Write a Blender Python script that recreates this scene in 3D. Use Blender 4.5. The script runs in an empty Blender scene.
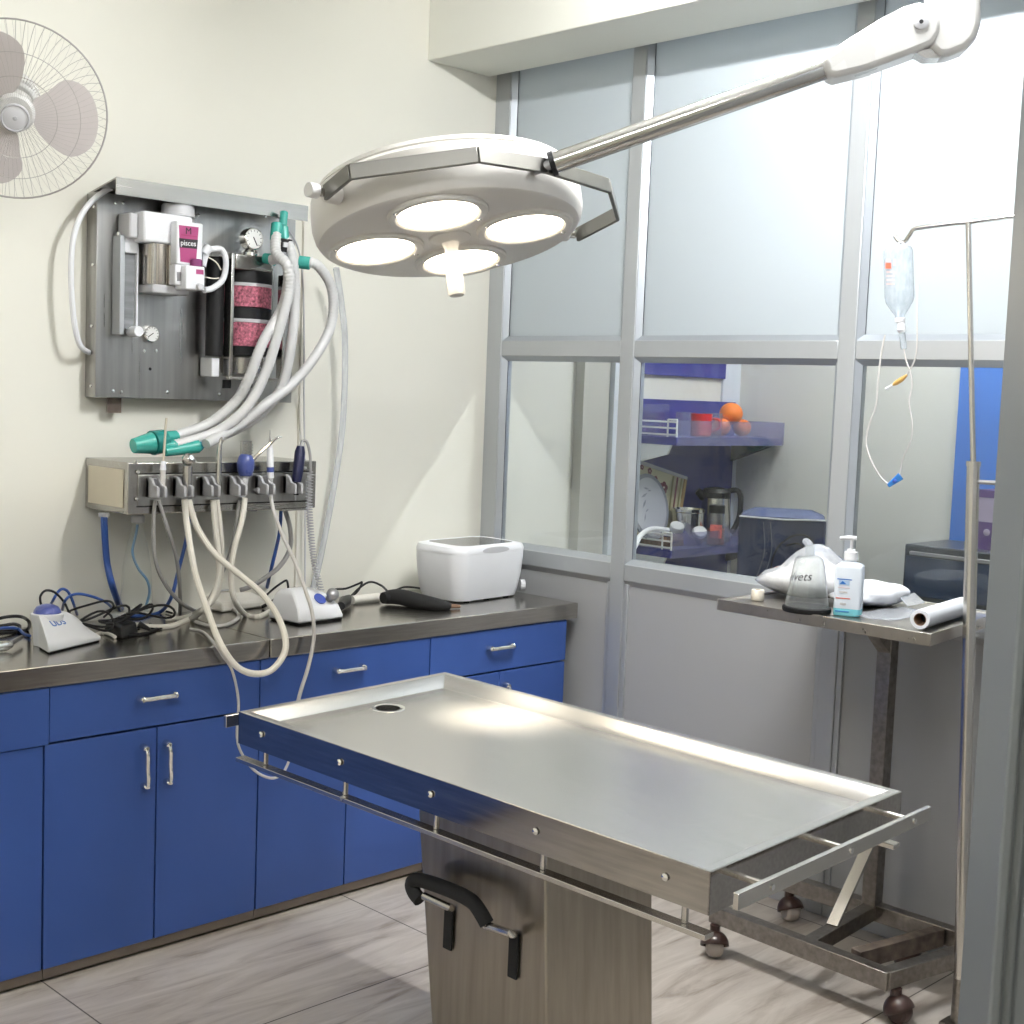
import bpy, math, random
from mathutils import Vector as V, Matrix, noise as mnoise
random.seed(4)
sc = bpy.context.scene
COL = sc.collection
PI = math.pi

EXPO = 0.16; L1, L2, L3 = 590, 210, 270
# ------------------------------------------------------------------ camera
EYE = V((0, 0, 1.61))
FOC = 1356.55                      # focal length in pixels of a 1024 frame
YAW, PITCH, ROLL = math.radians(45.1176), math.radians(4.9459), math.radians(-2.2082)
_f = V((math.cos(YAW)*math.cos(PITCH), math.sin(YAW)*math.cos(PITCH), -math.sin(PITCH)))
_r = V((math.sin(YAW), -math.cos(YAW), 0)); _d = _f.cross(_r)
CR = _r*math.cos(ROLL) + _d*math.sin(ROLL); CD = -_r*math.sin(ROLL) + _d*math.cos(ROLL); CF = _f
cam = bpy.data.cameras.new('camera'); camo = bpy.data.objects.new('camera', cam); COL.objects.link(camo)
cam.sensor_width = 36; cam.lens = FOC/1024*36; cam.clip_start = 0.02
m = Matrix.Identity(4)
for i in range(3): m[i][0] = CR[i]; m[i][1] = -CD[i]; m[i][2] = -CF[i]; m[i][3] = EYE[i]
camo.matrix_world = m
sc.camera = camo

def at(x, y, **k):
    """sight line through a measured point, met with a real plane: X=, Y=, Z= or depth D="""
    d = CR*((x-512)/FOC) + CD*((y-512)/FOC) + CF
    if 'D' in k: return EYE + d*k['D']
    a, v = next(iter(k.items())); i = 'XYZ'.index(a)
    return EYE + d*((v-EYE[i])/d[i])
def atpl(x, y, p, n):
    d = CR*((x-512)/FOC) + CD*((y-512)/FOC) + CF
    return EYE + d*((p-EYE).dot(n)/d.dot(n))

# ------------------------------------------------------------------ tagging
def tag(o, label=None, cat=None, group=None, kind=None):
    if label: o['label'] = label
    if cat: o['category'] = cat
    if group: o['group'] = group
    if kind: o['kind'] = kind
    return o
def thing(name, label, cat, loc, group=None):
    o = bpy.data.objects.new(name, None); COL.objects.link(o); o.location = loc
    o.empty_display_size = .05
    return tag(o, label, cat, group)
def wloc(o):
    p = V((0, 0, 0))
    while o is not None: p = p + V(o.location); o = o.parent
    return p

# ------------------------------------------------------------------ mesh builder (world coordinates)
def spl(pts, k=6, closed=False):
    P = [V(p) for p in pts]; n = len(P); out = []
    for i in range(n if closed else n-1):
        if closed: a, b, c, d = P[i-1], P[i], P[(i+1) % n], P[(i+2) % n]
        else: a, b, c, d = P[max(i-1, 0)], P[i], P[i+1], P[min(i+2, n-1)]
        for j in range(k):
            t = j/k
            out.append(.5*((2*b)+(c-a)*t+(2*a-5*b+4*c-d)*t*t+(3*b-a-3*c+d)*t**3))
    if not closed: out.append(P[-1])
    return out
def basis(ax):
    ax = V(ax).normalized()
    h = V((0, 0, 1)) if abs(ax.z) < .9 else V((1, 0, 0))
    u = h.cross(ax).normalized(); return u, ax.cross(u), ax
class MB:
    def __init__(s): s.v = []; s.f = []
    def quad(s, *p):
        b = len(s.v); s.v += [V(q) for q in p]; s.f.append(tuple(range(b, b+len(p)))); return s
    def box(s, a, b):
        x0, x1 = sorted((a[0], b[0])); y0, y1 = sorted((a[1], b[1])); z0, z1 = sorted((a[2], b[2]))
        return s.hexa([(x0,y0,z0),(x1,y0,z0),(x1,y1,z0),(x0,y1,z0)], [(x0,y0,z1),(x1,y0,z1),(x1,y1,z1),(x0,y1,z1)])
    def hexa(s, lo, hi):
        b = len(s.v); n = len(lo); s.v += [V(p) for p in lo]+[V(p) for p in hi]
        s.f.append(tuple(b+i for i in reversed(range(n)))); s.f.append(tuple(b+n+i for i in range(n)))
        for i in range(n): j = (i+1) % n; s.f.append((b+i, b+j, b+n+j, b+n+i))
        return s
    def prism(s, poly, off):
        off = V(off); lo = [V(p) for p in poly]
        nrm = sum(((lo[i]-lo[0]).cross(lo[i+1]-lo[0]) for i in range(1, len(lo)-1)), V((0,0,0)))
        if nrm.dot(off) < 0: lo.reverse()
        return s.hexa(lo, [p+off for p in lo])
    def obox(s, c, u, v, w):
        """centre and three half vectors"""
        c, u, v, w = V(c), V(u), V(v), V(w)
        return s.prism([c-u-v-w, c+u-v-w, c+u+v-w, c-u+v-w], w*2)
    def bar(s, a, b, w, h, up=(0,0,1)):
        a, b = V(a), V(b); d = (b-a).normalized(); sd = d.cross(V(up)).normalized(); u2 = sd.cross(d)
        return s.obox((a+b)/2, (b-a)/2, sd*w/2, u2*h/2)
    def cyl(s, a, b, r0, r1=None, n=16, cap=True):
        return s.tube([a, b], [r0, r0 if r1 is None else r1], n, cap)
    def tube(s, pts, r, n=8, cap=True, closed=False):
        P = [V(p) for p in pts]; m_ = len(P)
        rr = r if isinstance(r, (list, tuple)) else [r]*m_
        T = []
        for i in range(m_):
            if closed: t = P[(i+1) % m_]-P[i-1]
            else: t = P[min(i+1, m_-1)]-P[max(i-1, 0)]
            T.append(t.normalized() if t.length > 1e-9 else (T[-1] if T else V((0,0,1))))
        u, w, _ = basis(T[0]); b = len(s.v)
        for i in range(m_):
            u = (u - T[i]*u.dot(T[i])).normalized(); w = T[i].cross(u)
            for j in range(n):
                a = 2*PI*j/n; s.v.append(P[i]+(u*math.cos(a)+w*math.sin(a))*rr[i])
        for i in range(m_ if closed else m_-1):
            i2 = (i+1) % m_
            for j in range(n):
                k = (j+1) % n; s.f.append((b+i*n+j, b+i*n+k, b+i2*n+k, b+i2*n+j))
        if cap and not closed:
            s.f.append(tuple(b+j for j in reversed(range(n)))); s.f.append(tuple(b+(m_-1)*n+j for j in range(n)))
        return s
    def lathe(s, prof, o, ax=(0,0,1), n=24, cap=True):
        """prof: list of (radius, height along ax)"""
        o = V(o); uu, ww, aa = basis(ax)
        b = len(s.v); m_ = len(prof)
        for r, h in prof:
            for j in range(n):
                a = 2*PI*j/n; s.v.append(o+aa*h+(uu*math.cos(a)+ww*math.sin(a))*max(r, 1e-5))
        for i in range(m_-1):
            for j in range(n):
                k = (j+1) % n; s.f.append((b+i*n+j, b+i*n+k, b+(i+1)*n+k, b+(i+1)*n+j))
        if cap and prof[0] != prof[-1]: s.f.append(tuple(b+j for j in reversed(range(n)))); s.f.append(tuple(b+(m_-1)*n+j for j in range(n)))
        return s
    def ball(s, c, r, sx=(1,1,1), n=16, m_=10):
        c = V(c); b = len(s.v)
        for i in range(m_+1):
            th = PI*i/m_
            for j in range(n):
                a = 2*PI*j/n; q = V((math.sin(th)*math.cos(a)*sx[0], math.sin(th)*math.sin(a)*sx[1], -math.cos(th)*sx[2]))*r
                s.v.append(c+q)
        for i in range(m_):
            for j in range(n):
                k = (j+1) % n; s.f.append((b+i*n+j, b+i*n+k, b+(i+1)*n+k, b+(i+1)*n+j))
        return s
    def grid(s, fn, nu, nv):
        b = len(s.v)
        for i in range(nu+1):
            for j in range(nv+1): s.v.append(V(fn(i/nu, j/nv)))
        for i in range(nu):
            for j in range(nv):
                q = b+i*(nv+1)+j; s.f.append((q, q+nv+1, q+nv+2, q+1))
        return s
    def build(s, name, mat, parent=None, bevel=0, ang=35, seg=2, solid=0):
        me = bpy.data.meshes.new(name); off = wloc(parent) if parent else V((0,0,0))
        o0 = off
        loc = V((0,0,0))
        if parent is None:
            lo = [min(v[i] for v in s.v) for i in range(3)]; hi = [max(v[i] for v in s.v) for i in range(3)]
            loc = V(((lo[0]+hi[0])/2, (lo[1]+hi[1])/2, lo[2])); o0 = loc
        me.from_pydata([tuple(v-o0) for v in s.v], [], s.f); me.validate(); me.update()
        import bmesh
        bm = bmesh.new(); bm.from_mesh(me); bmesh.ops.remove_doubles(bm, verts=bm.verts, dist=1e-6)
        bmesh.ops.recalc_face_normals(bm, faces=bm.faces); bm.to_mesh(me); bm.free()
        me.polygons.foreach_set('use_smooth', [True]*len(me.polygons)); me.set_sharp_from_angle(angle=math.radians(ang))
        me.materials.append(mat)
        o = bpy.data.objects.new(name, me); COL.objects.link(o); o.location = loc
        if parent: o.parent = parent
        if solid:
            md = o.modifiers.new('solid', 'SOLIDIFY'); md.thickness = solid; md.offset = 0
        if bevel:
            md = o.modifiers.new('bevel', 'BEVEL'); md.width = bevel; md.segments = seg; md.limit_method = 'ANGLE'; md.angle_limit = math.radians(40)
        return o
def text(name, s, mat, parent, org, xdir, ydir, size, ext=.0003, shear=0):
    cu = bpy.data.curves.new(name, 'FONT'); cu.body = s; cu.size = size; cu.extrude = ext; cu.shear = shear
    cu.align_x = 'CENTER'; cu.align_y = 'CENTER'
    t = bpy.data.objects.new(name, cu); COL.objects.link(t)
    me = bpy.data.meshes.new_from_object(t.evaluated_get(bpy.context.evaluated_depsgraph_get()))
    bpy.data.objects.remove(t); bpy.data.curves.remove(cu)
    x = V(xdir).normalized(); y = V(ydir); y = (y-x*y.dot(x)).normalized(); z = x.cross(y); org = V(org)-wloc(parent)
    for v in me.vertices: v.co = org+x*v.co.x+y*v.co.y+z*v.co.z
    me.materials.clear(); me.materials.append(mat)
    o = bpy.data.objects.new(name, me); COL.objects.link(o); o.parent = parent
    return o
def struct(o): o['kind'] = 'structure'; return o

# ------------------------------------------------------------------ materials
def mat(name, col, rough=.5, metal=0, var=.04, scale=6, stretch=(1,1,1), bump=0, coat=0, rvar=.05, spec=.5, emit=None, trans=0, sheen=0, alpha=1, sub=0):
    M = bpy.data.materials.new(name); M.use_nodes = True; nt = M.node_tree; N = nt.nodes; L = nt.links
    b = N['Principled BSDF']
    b.inputs['Metallic'].default_value = metal; b.inputs['Coat Weight'].default_value = coat
    b.inputs['Specular IOR Level'].default_value = spec; b.inputs['Transmission Weight'].default_value = trans
    b.inputs['Alpha'].default_value = alpha
    tc = N.new('ShaderNodeTexCoord'); mp = N.new('ShaderNodeMapping'); mp.inputs['Scale'].default_value = stretch
    nz = N.new('ShaderNodeTexNoise'); nz.inputs['Scale'].default_value = scale; nz.inputs['Detail'].default_value = 4
    L.new(tc.outputs['Object'], mp.inputs[0]); L.new(mp.outputs[0], nz.inputs['Vector'])
    rp = N.new('ShaderNodeValToRGB')
    c0 = [max(0, c*(1-var)) for c in col[:3]]; c1 = [min(1, c*(1+var)) for c in col[:3]]
    rp.color_ramp.elements[0].position = .3; rp.color_ramp.elements[1].position = .7
    rp.color_ramp.elements[0].color = (*c0, 1); rp.color_ramp.elements[1].color = (*c1, 1)
    L.new(nz.outputs[0], rp.inputs[0]); L.new(rp.outputs[0], b.inputs['Base Color'])
    mr = N.new('ShaderNodeMapRange'); mr.inputs['To Min'].default_value = max(.02, rough-rvar); mr.inputs['To Max'].default_value = min(1, rough+rvar)
    L.new(nz.outputs[0], mr.inputs[0]); L.new(mr.outputs[0], b.inputs['Roughness'])
    if bump:
        bp = N.new('ShaderNodeBump'); bp.inputs['Strength'].default_value = bump; bp.inputs['Distance'].default_value = .002
        L.new(nz.outputs[0], bp.inputs['Height']); L.new(bp.outputs[0], b.inputs['Normal'])
    if emit: b.inputs['Emission Color'].default_value = (*emit[:3], 1); b.inputs['Emission Strength'].default_value = emit[3]
    return M
def clear(name, tint=(1,1,1), body=(.8,.85,.9), fac=.06, ior=1.4, rough=.02, milky=0.0):
    """clear plastic or glass: see-through with fresnel gloss and a little body colour"""
    M = bpy.data.materials.new(name); M.use_nodes = True; nt = M.node_tree; N = nt.nodes; L = nt.links
    N.remove(N['Principled BSDF']); out = N['Material Output']
    tr = N.new('ShaderNodeBsdfTransparent'); tr.inputs[0].default_value = (*tint, 1)
    gl = N.new('ShaderNodeBsdfGlossy'); gl.inputs['Roughness'].default_value = rough
    df = N.new('ShaderNodeBsdfDiffuse'); df.inputs[0].default_value = (*body, 1)
    tl = N.new('ShaderNodeBsdfTranslucent'); tl.inputs[0].default_value = (*body, 1)
    md = N.new('ShaderNodeMixShader'); md.inputs[0].default_value = .45; L.new(df.outputs[0], md.inputs[1]); L.new(tl.outputs[0], md.inputs[2])
    nz = N.new('ShaderNodeTexNoise'); nz.inputs['Scale'].default_value = 9
    mr = N.new('ShaderNodeMapRange'); mr.inputs['To Min'].default_value = fac*.7; mr.inputs['To Max'].default_value = fac*1.3
    L.new(nz.outputs[0], mr.inputs[0])
    m1 = N.new('ShaderNodeMixShader'); L.new(mr.outputs[0], m1.inputs[0]); L.new(tr.outputs[0], m1.inputs[1]); L.new(md.outputs[0], m1.inputs[2])
    fr = N.new('ShaderNodeFresnel'); ge = N.new('ShaderNodeNewGeometry'); mi = N.new('ShaderNodeMapRange')
    mi.inputs['To Min'].default_value = ior; mi.inputs['To Max'].default_value = 1/ior
    L.new(ge.outputs['Backfacing'], mi.inputs[0]); L.new(mi.outputs[0], fr.inputs[0])
    m2 = N.new('ShaderNodeMixShader'); L.new(fr.outputs[0], m2.inputs[0]); L.new(m1.outputs[0], m2.inputs[1]); L.new(gl.outputs[0], m2.inputs[2])
    L.new(m2.outputs[0], out.inputs[0])
    return M
def frosted(name, col):
    M = bpy.data.materials.new(name); M.use_nodes = True; nt = M.node_tree; N = nt.nodes; L = nt.links
    b = N['Principled BSDF']; out = N['Material Output']
    b.inputs['Base Color'].default_value = (*col, 1); b.inputs['Roughness'].default_value = .45
    nz = N.new('ShaderNodeTexNoise'); nz.inputs['Scale'].default_value = 2.5
    mr = N.new('ShaderNodeMapRange'); mr.inputs['To Min'].default_value = .29; mr.inputs['To Max'].default_value = .34; b.inputs['Specular IOR Level'].default_value = .55
    L.new(nz.outputs[0], mr.inputs[0]); L.new(mr.outputs[0], b.inputs['Roughness'])
    tl = N.new('ShaderNodeBsdfTranslucent'); tl.inputs[0].default_value = (*col, 1)
    mx = N.new('ShaderNodeMixShader'); mx.inputs[0].default_value = .28
    L.new(b.outputs[0], mx.inputs[1]); L.new(tl.outputs[0], mx.inputs[2]); L.new(mx.outputs[0], out.inputs[0])
    return M
def steel(name, col=(.55,.54,.52), rough=.28, stretch=(2,60,60), scale=4, var=.10, bump=.03):
    return mat(name, col, rough, 1.0, var, scale, stretch, bump, rvar=.07)

M = {}
M['wall'] = mat('wall_paint', (.78,.765,.685), .6, var=.02, scale=1.5, bump=.02)
M['wall2'] = mat('kitchen_paint', (.70,.69,.65), .6, var=.03, scale=1.2)
M['ceil'] = mat('ceiling_paint', (.84,.84,.81), .7, var=.02)
M['beam'] = mat('beam_paint', (.74,.74,.68), .6, var=.02, scale=2)
M['alu'] = mat('matt_aluminium', (.455,.475,.495), .42, .5, var=.04, scale=3, stretch=(1,1,.2))
M['bead'] = mat('aluminium_bead', (.43,.46,.50), .38, .6, var=.04, scale=3, stretch=(1,1,.2))
M['gasket'] = mat('dark_gasket', (.07,.08,.09), .5)
M['jamb'] = mat('grey_jamb', (.22,.24,.26), .45, .4, var=.08, scale=2, stretch=(1,1,.15))
M['panel'] = mat('grey_laminate', (.35,.355,.365), .38, var=.03, scale=1.4)
M['frost'] = frosted('frosted_glass', (.56,.61,.645))
M['glass'] = clear('window_glass', (.96,.98,.97), (.8,.85,.86), .012, 1.45, .01)
M['blue'] = mat('blue_laminate', (.036,.088,.315), .42, var=.08, scale=3, stretch=(1,1,.4), rvar=.06)
M['bluedark'] = mat('cabinet_gap', (.012,.014,.03), .7)
M['kick'] = mat('brown_steel_kick', (.20,.17,.14), .42, .6, var=.15, scale=5)
M['counter'] = steel('counter_steel', (.50,.475,.44), .22, (3,40,40), 4, .10, .015)
M['steel'] = steel('brushed_steel', (.56,.54,.51), .30, (60,2,60), 3, .08, .02)
M['tabletop'] = mat('tabletop_steel', (.50,.495,.485), .26, .84, .03, 3, (25,2,25), 0, rvar=.015)
M['tableside'] = steel('table_side_steel', (.42,.40,.375), .11, (40,2,40), 3, .12, .004)
M['pedestal'] = steel('pedestal_steel', (.34,.31,.265), .34, (14,14,1.0), 3, .13, .006)
M['panelsteel'] = steel('panel_steel', (.40,.395,.385), .30, (25,25,1.0), 2, .12, .004)
M['boxsteel'] = steel('box_steel', (.45,.435,.41), .25, (1.5,30,30), 2, .05, 0)
M['beige'] = mat('beige_panel', (.62,.56,.45), .4, .25, var=.04)
M['trolley'] = steel('trolley_steel', (.27,.25,.23), .33, (20,20,20), 3, .2, .03)
M['chrome'] = mat('chrome', (.82,.82,.80), .10, 1, var=.02, rvar=.04)
M['satin'] = mat('satin_steel', (.60,.58,.55), .25, 1, var=.06)
M['dull'] = mat('dull_grey_metal', (.32,.32,.33), .38, .7, var=.08)
M['whitep'] = mat('white_plastic', (.82,.83,.86), .30, var=.02)
M['whitepaint'] = mat('white_enamel', (.62,.615,.60), .28, var=.02, coat=.2)
M['lampw'] = mat('lamp_enamel', (.70,.68,.645), .3, var=.02)
M['greyp'] = mat('grey_plastic', (.40,.40,.42), .45, var=.05)
M['greyl'] = mat('light_grey_plastic', (.55,.55,.57), .45, var=.04)
M['black'] = mat('black_plastic', (.008,.008,.009), .42, var=.2, spec=.35)
M['rubber'] = mat('black_rubber', (.006,.006,.007), .55, var=.2, spec=.3)
M['foam'] = mat('black_foam', (.010,.010,.011), .8, var=.2)
M['bluep'] = mat('blue_plastic', (.06,.10,.42), .35, var=.05)
M['paleknob'] = mat('pale_knob', (.085,.11,.36), .28, var=.05)
M['traysteel'] = steel('tray_steel', (.42,.39,.355), .3, (2,25,25), 2, .04, 0)
M['blueknob'] = mat('pale_blue_knob', (.055,.08,.27), .28, var=.05)
M['navy'] = mat('navy_grip', (.006,.008,.045), .42, var=.1)
M['bluehose'] = mat('blue_hose', (.03,.09,.34), .35, var=.1)
M['ltblue'] = mat('light_blue_hose', (.10,.24,.42), .35, var=.1)
M['whitehose'] = mat('white_hose', (.78,.75,.68), .4, var=.03)
M['greyhose'] = mat('grey_hose', (.30,.295,.29), .45, var=.05)
M['greyhose2'] = mat('pale_grey_hose', (.58,.56,.54), .45, var=.05)
M['corr'] = mat('corrugated_hose', (.60,.60,.60), .35, var=.03)
M['teal'] = mat('teal_plastic', (.05,.42,.36), .25, var=.08, alpha=.85)
M['tealdark'] = mat('dark_teal_plastic', (.015,.20,.18), .25, var=.1)
M['pink'] = mat('pink_label', (.40,.06,.19), .4, var=.03)
M['purple'] = mat('purple_cap', (.22,.04,.15), .35, var=.05)
M['ink'] = mat('black_ink', (.02,.015,.02), .5)
M['whiteink'] = mat('white_ink', (.85,.85,.86), .5)
M['dial'] = mat('dial_face', (.82,.82,.80), .4, var=.01)
M['fanblade'] = mat('fan_blade', (.55,.51,.50), .4, var=.03)
M['wire'] = mat('fan_wire', (.42,.40,.38), .4, .4)
M['chromered'] = mat('orange_red_print', (.75,.10,.05), .5)
M['blueink'] = mat('blue_ink', (.02,.16,.55), .5)
M['clear'] = clear('clear_plastic', (.97,.98,.98), (.80,.83,.85), .06, 1.5)
M['bottle'] = clear('clear_bottle', (.97,.98,.97), (.8,.82,.8), .09, 1.42)
M['milky'] = clear('milky_plastic', (.88,.91,.93), (.74,.78,.82), .35, 1.3, .15)
M['bag'] = clear('thin_bag', (.95,.96,.98), (.85,.87,.92), .38, 1.3, .15)
M['cotton'] = mat('cotton_roll', (.82,.80,.76), .9, var=.03, scale=30, bump=.25)
M['liquid'] = mat('blue_liquid', (.20,.62,.72), .2, var=.03)
M['paper'] = mat('white_paper', (.82,.84,.90), .8, var=.02)
M['card'] = mat('brown_card', (.22,.13,.08), .8, var=.1)
M['tape'] = mat('tape', (.80,.74,.64), .7, var=.03)
M['bluecurtain'] = mat('blue_door', (.06,.19,.62), .5, var=.08, scale=2)
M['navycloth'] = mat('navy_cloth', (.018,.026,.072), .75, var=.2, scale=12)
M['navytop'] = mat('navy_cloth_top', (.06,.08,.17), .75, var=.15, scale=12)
M['board'] = mat('blue_board', (.035,.04,.24), .35, var=.06)
M['acrylic'] = clear('acrylic_guard', (.84,.84,.93), (.55,.56,.75), .22, 1.35, .1)
M['orange'] = mat('orange_skin', (.85,.20,.02), .45, var=.06, scale=60, bump=.2)
M['red'] = mat('red_mug', (.65,.02,.02), .3, var=.03)
M['wirewhite'] = mat('white_wire', (.8,.8,.8), .4)
M['oven'] = mat('dark_oven', (.03,.035,.045), .3, var=.1)
M['ovenblue'] = mat('oven_glass', (.02,.04,.09), .12, var=.1)
M['violet'] = mat('violet_box', (.10,.05,.20), .4, var=.05)
M['violetl'] = mat('pale_violet_box', (.42,.35,.50), .4, var=.05)
M['plate'] = mat('grey_plate', (.42,.43,.48), .3, var=.05)
M['platerim'] = mat('plate_rim', (.20,.21,.25), .3, var=.05)
M['oldrust'] = mat('rusted_brown', (.13,.10,.08), .6, .3, var=.5, scale=30, bump=.2)
M['wheel'] = mat('brown_caster', (.045,.022,.018), .3, var=.2)
M['wheelpale'] = mat('pale_wheel', (.40,.36,.33), .4, var=.1)
M['spotlens'] = mat('lamp_lens', (.9,.85,.75), .4, emit=(1,.86,.66,18))
M['tubelight'] = mat('light_diffuser', (.9,.9,.9), .5, emit=(1,.985,.95,13))

def floor_mat():
    Mx = bpy.data.materials.new('marble_tile'); Mx.use_nodes = True; nt = Mx.node_tree; N = nt.nodes; L = nt.links
    b = N['Principled BSDF']; tc = N.new('ShaderNodeTexCoord')
    mp = N.new('ShaderNodeMapping'); mp.inputs['Scale'].default_value = (1.0, 6.0, 1); mp.inputs['Rotation'].default_value = (0,0,.12)
    L.new(tc.outputs['Object'], mp.inputs[0])
    n1 = N.new('ShaderNodeTexNoise'); n1.inputs['Scale'].default_value = 2.2; n1.inputs['Detail'].default_value = 7; n1.inputs['Distortion'].default_value = .8; n1.inputs['Roughness'].default_value = .62
    L.new(mp.outputs[0], n1.inputs['Vector'])
    rp = N.new('ShaderNodeValToRGB'); e = rp.color_ramp.elements
    e[0].position = .30; e[0].color = (.25,.20,.16,1); e[1].position = .62; e[1].color = (.58,.53,.48,1)
    e2 = e.new(.45); e2.color = (.45,.40,.355,1)
    L.new(n1.outputs[0], rp.inputs[0])
    # joints: 1 m tiles, lines at x = .61 + k, y = .75 + k
    sx = N.new('ShaderNodeSeparateXYZ'); L.new(tc.outputs['Object'], sx.inputs[0])
    def line(o, off):
        a = N.new('ShaderNodeMath'); a.operation = 'SUBTRACT'; L.new(o, a.inputs[0]); a.inputs[1].default_value = off-.5
        f = N.new('ShaderNodeMath'); f.operation = 'FRACT'; L.new(a.outputs[0], f.inputs[0])
        s = N.new('ShaderNodeMath'); s.operation = 'SUBTRACT'; L.new(f.outputs[0], s.inputs[0]); s.inputs[1].default_value = .5
        ab = N.new('ShaderNodeMath'); ab.operation = 'ABSOLUTE'; L.new(s.outputs[0], ab.inputs[0])
        lt = N.new('ShaderNodeMath'); lt.operation = 'LESS_THAN'; L.new(ab.outputs[0], lt.inputs[0]); lt.inputs[1].default_value = .0022
        return lt.outputs[0]
    mx = N.new('ShaderNodeMath'); mx.operation = 'MAXIMUM'; L.new(line(sx.outputs[0], .615), mx.inputs[0]); L.new(line(sx.outputs[1], .75), mx.inputs[1])
    mc = N.new('ShaderNodeMix'); mc.data_type = 'RGBA'; L.new(mx.outputs[0], mc.inputs[0]); L.new(rp.outputs[0], mc.inputs[6]); mc.inputs[7].default_value = (.07,.055,.046,1)
    L.new(mc.outputs[2], b.inputs['Base Color']); b.inputs['Roughness'].default_value = .34
    return Mx
M['floor'] = floor_mat()
# ------------------------------------------------------------------ room shell
WY = 3.87      # left wall plane
PXF = 3.68     # face of the partition frames
CZ = 3.12
BX = at(735,450,Y=WY).x      # far wall of the kitchen behind
struct(MB().box((-1.6,-1.6,-.06),(BX+.1,WY+.1,0)).build('floor', M['floor'])).location = (0,0,0)
fl = bpy.data.objects['floor']
for v in fl.data.vertices: pass
fl.data.transform(Matrix.Translation(((BX+.1-1.6)/2, (WY+.1-1.6)/2, -.06)))
struct(MB().box((-1.6,-1.6,CZ),(BX+.1,WY+.1,CZ+.08)).build('ceiling', M['ceil']))
struct(MB().box((-1.6,WY,0),(PXF+.02,WY+.1,CZ)).build('wall_left', M['wall']))
struct(MB().box((PXF+.02,WY,0),(BX+.1,WY+.1,CZ)).build('wall_kitchen', M['wall2']))
struct(MB().box((BX,-1.6,0),(BX+.1,WY,CZ)).build('wall_back', M['wall2']))
struct(MB().box((-1.7,-1.6,0),(-1.6,WY+.1,CZ)).build('wall_hall', M['wall']))
struct(MB().box((-1.6,-1.7,0),(BX+.1,-1.6,CZ)).build('wall_right', M['wall']))
struct(MB().box((1.36,.46,0),(PXF,.56,CZ)).build('wall_near', M['panel']))
# corner pier and trunking seen through the left clear pane
struct(MB().box((4.20,WY-.05,0),(4.36,WY,CZ)).build('trim_1', mat('pier_paint',(.45,.44,.41),.6)))
struct(MB().box((4.37,WY-.07,0),(4.47,WY,CZ)).build('trim_2', mat('white_trunking',(.66,.70,.76),.4)))
struct(MB().box((at(722,400,Y=WY-.01).x,WY-.012,0),(BX-.001,WY-.0005,CZ)).build('trim_3', mat('white_conduit',(.68,.72,.80),.4)))
# beam over the partition
struct(MB().box((3.33,.56,2.815),(PXF-.04,WY,CZ)).build('trim_4', M['beam'], bevel=.004))
# partition frames (verticals run to the ceiling)
def post(n, y0, y1): return struct(MB().box((PXF,y0,0),(PXF+.055,y1,CZ)).build('trim_%d' % n, M['alu'], bevel=.003))
post(5, 3.79, WY); post(6, 3.12, 3.182); post(7, 2.236, 2.297); post(8, 1.28, 1.345); post(9, .56, .62)
spans = [(3.182,3.79),(2.297,3.12),(1.345,2.236),(.62,1.28)]
n = 10
for (a, b) in spans:
    struct(MB().box((PXF+.002,a,1.757),(PXF+.053,b,1.816)).build('trim_%d' % n, M['alu'], bevel=.003)); n += 1
    struct(MB().box((PXF+.002,a,.962),(PXF+.053,b,1.022)).build('trim_%d' % n, M['alu'], bevel=.003)); n += 1
    struct(MB().box((PXF+.002,a,.0),(PXF+.053,b,.09)).build('trim_%d' % n, M['alu'], bevel=.003)); n += 1
def pane(k, a, b, z0, z1, gm, what):
    w = bpy.data.objects.new('window_%d' % k, None); COL.objects.link(w); w.location = (PXF+.03, (a+b)/2, z0); struct(w)
    t, d0, d1 = .018, PXF+.012, PXF+.046
    # splayed glazing beads: sloping from the frame face back to the glass
    mb = MB()
    for (p, q, r, s_) in (((a,z0),(b,z0),(b-t,z0+t),(a+t,z0+t)), ((a,z1),(b,z1),(b-t,z1-t),(a+t,z1-t)), ((a,z0),(a,z1),(a+t,z1-t),(a+t,z0+t)), ((b,z0),(b,z1),(b-t,z1-t),(b-t,z0+t))):
        lo = [(PXF+.006,*p),(PXF+.006,*q),(PXF+.022,*r),(PXF+.022,*s_)]
        mb.prism(lo, (.022,0,0))
    mb.build('glazing_bead', M['bead'], w)
    g = MB(); e = .004
    g.box((PXF+.0225,a+t-e,z0+t-e),(PXF+.026,b-t+e,z0+t)); g.box((PXF+.0225,a+t-e,z1-t),(PXF+.026,b-t+e,z1-t+e))
    g.box((PXF+.0225,a+t-e,z0+t),(PXF+.026,a+t,z1-t)); g.box((PXF+.0225,b-t,z0+t),(PXF+.026,b-t+e,z1-t))
    g.build('gasket', M['gasket'], w)
    MB().box((PXF+.028,a+.006,z0+.006),(PXF+.033,b-.006,z1-.006)).build('glass_pane', gm, w)
for i, (a, b) in enumerate(spans):
    pane(2*i+1, a, b, 1.816, CZ-.01, M['frost'], '')
    pane(2*i+2, a, b, 1.022, 1.757, M['glass'], '')
mb = MB()
for (a, b) in spans:
    mb.box((PXF+.016,a,.09),(PXF+.045,b,.962))
    mb.prism([(PXF+.004,a,.962),(PXF+.016,a,.944),(PXF+.016,a,.962)], (0,b-a,0))
struct(mb.build('wall_partition', M['panel']))
mb = MB()
for (a, b) in spans:
    for y0, y1 in ((a, a+.018), (b-.018, b)): mb.box((PXF+.006,y0,.09),(PXF+.03,y1,.950))
struct(mb.build('trim_30', M['alu'], bevel=.002))
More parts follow.
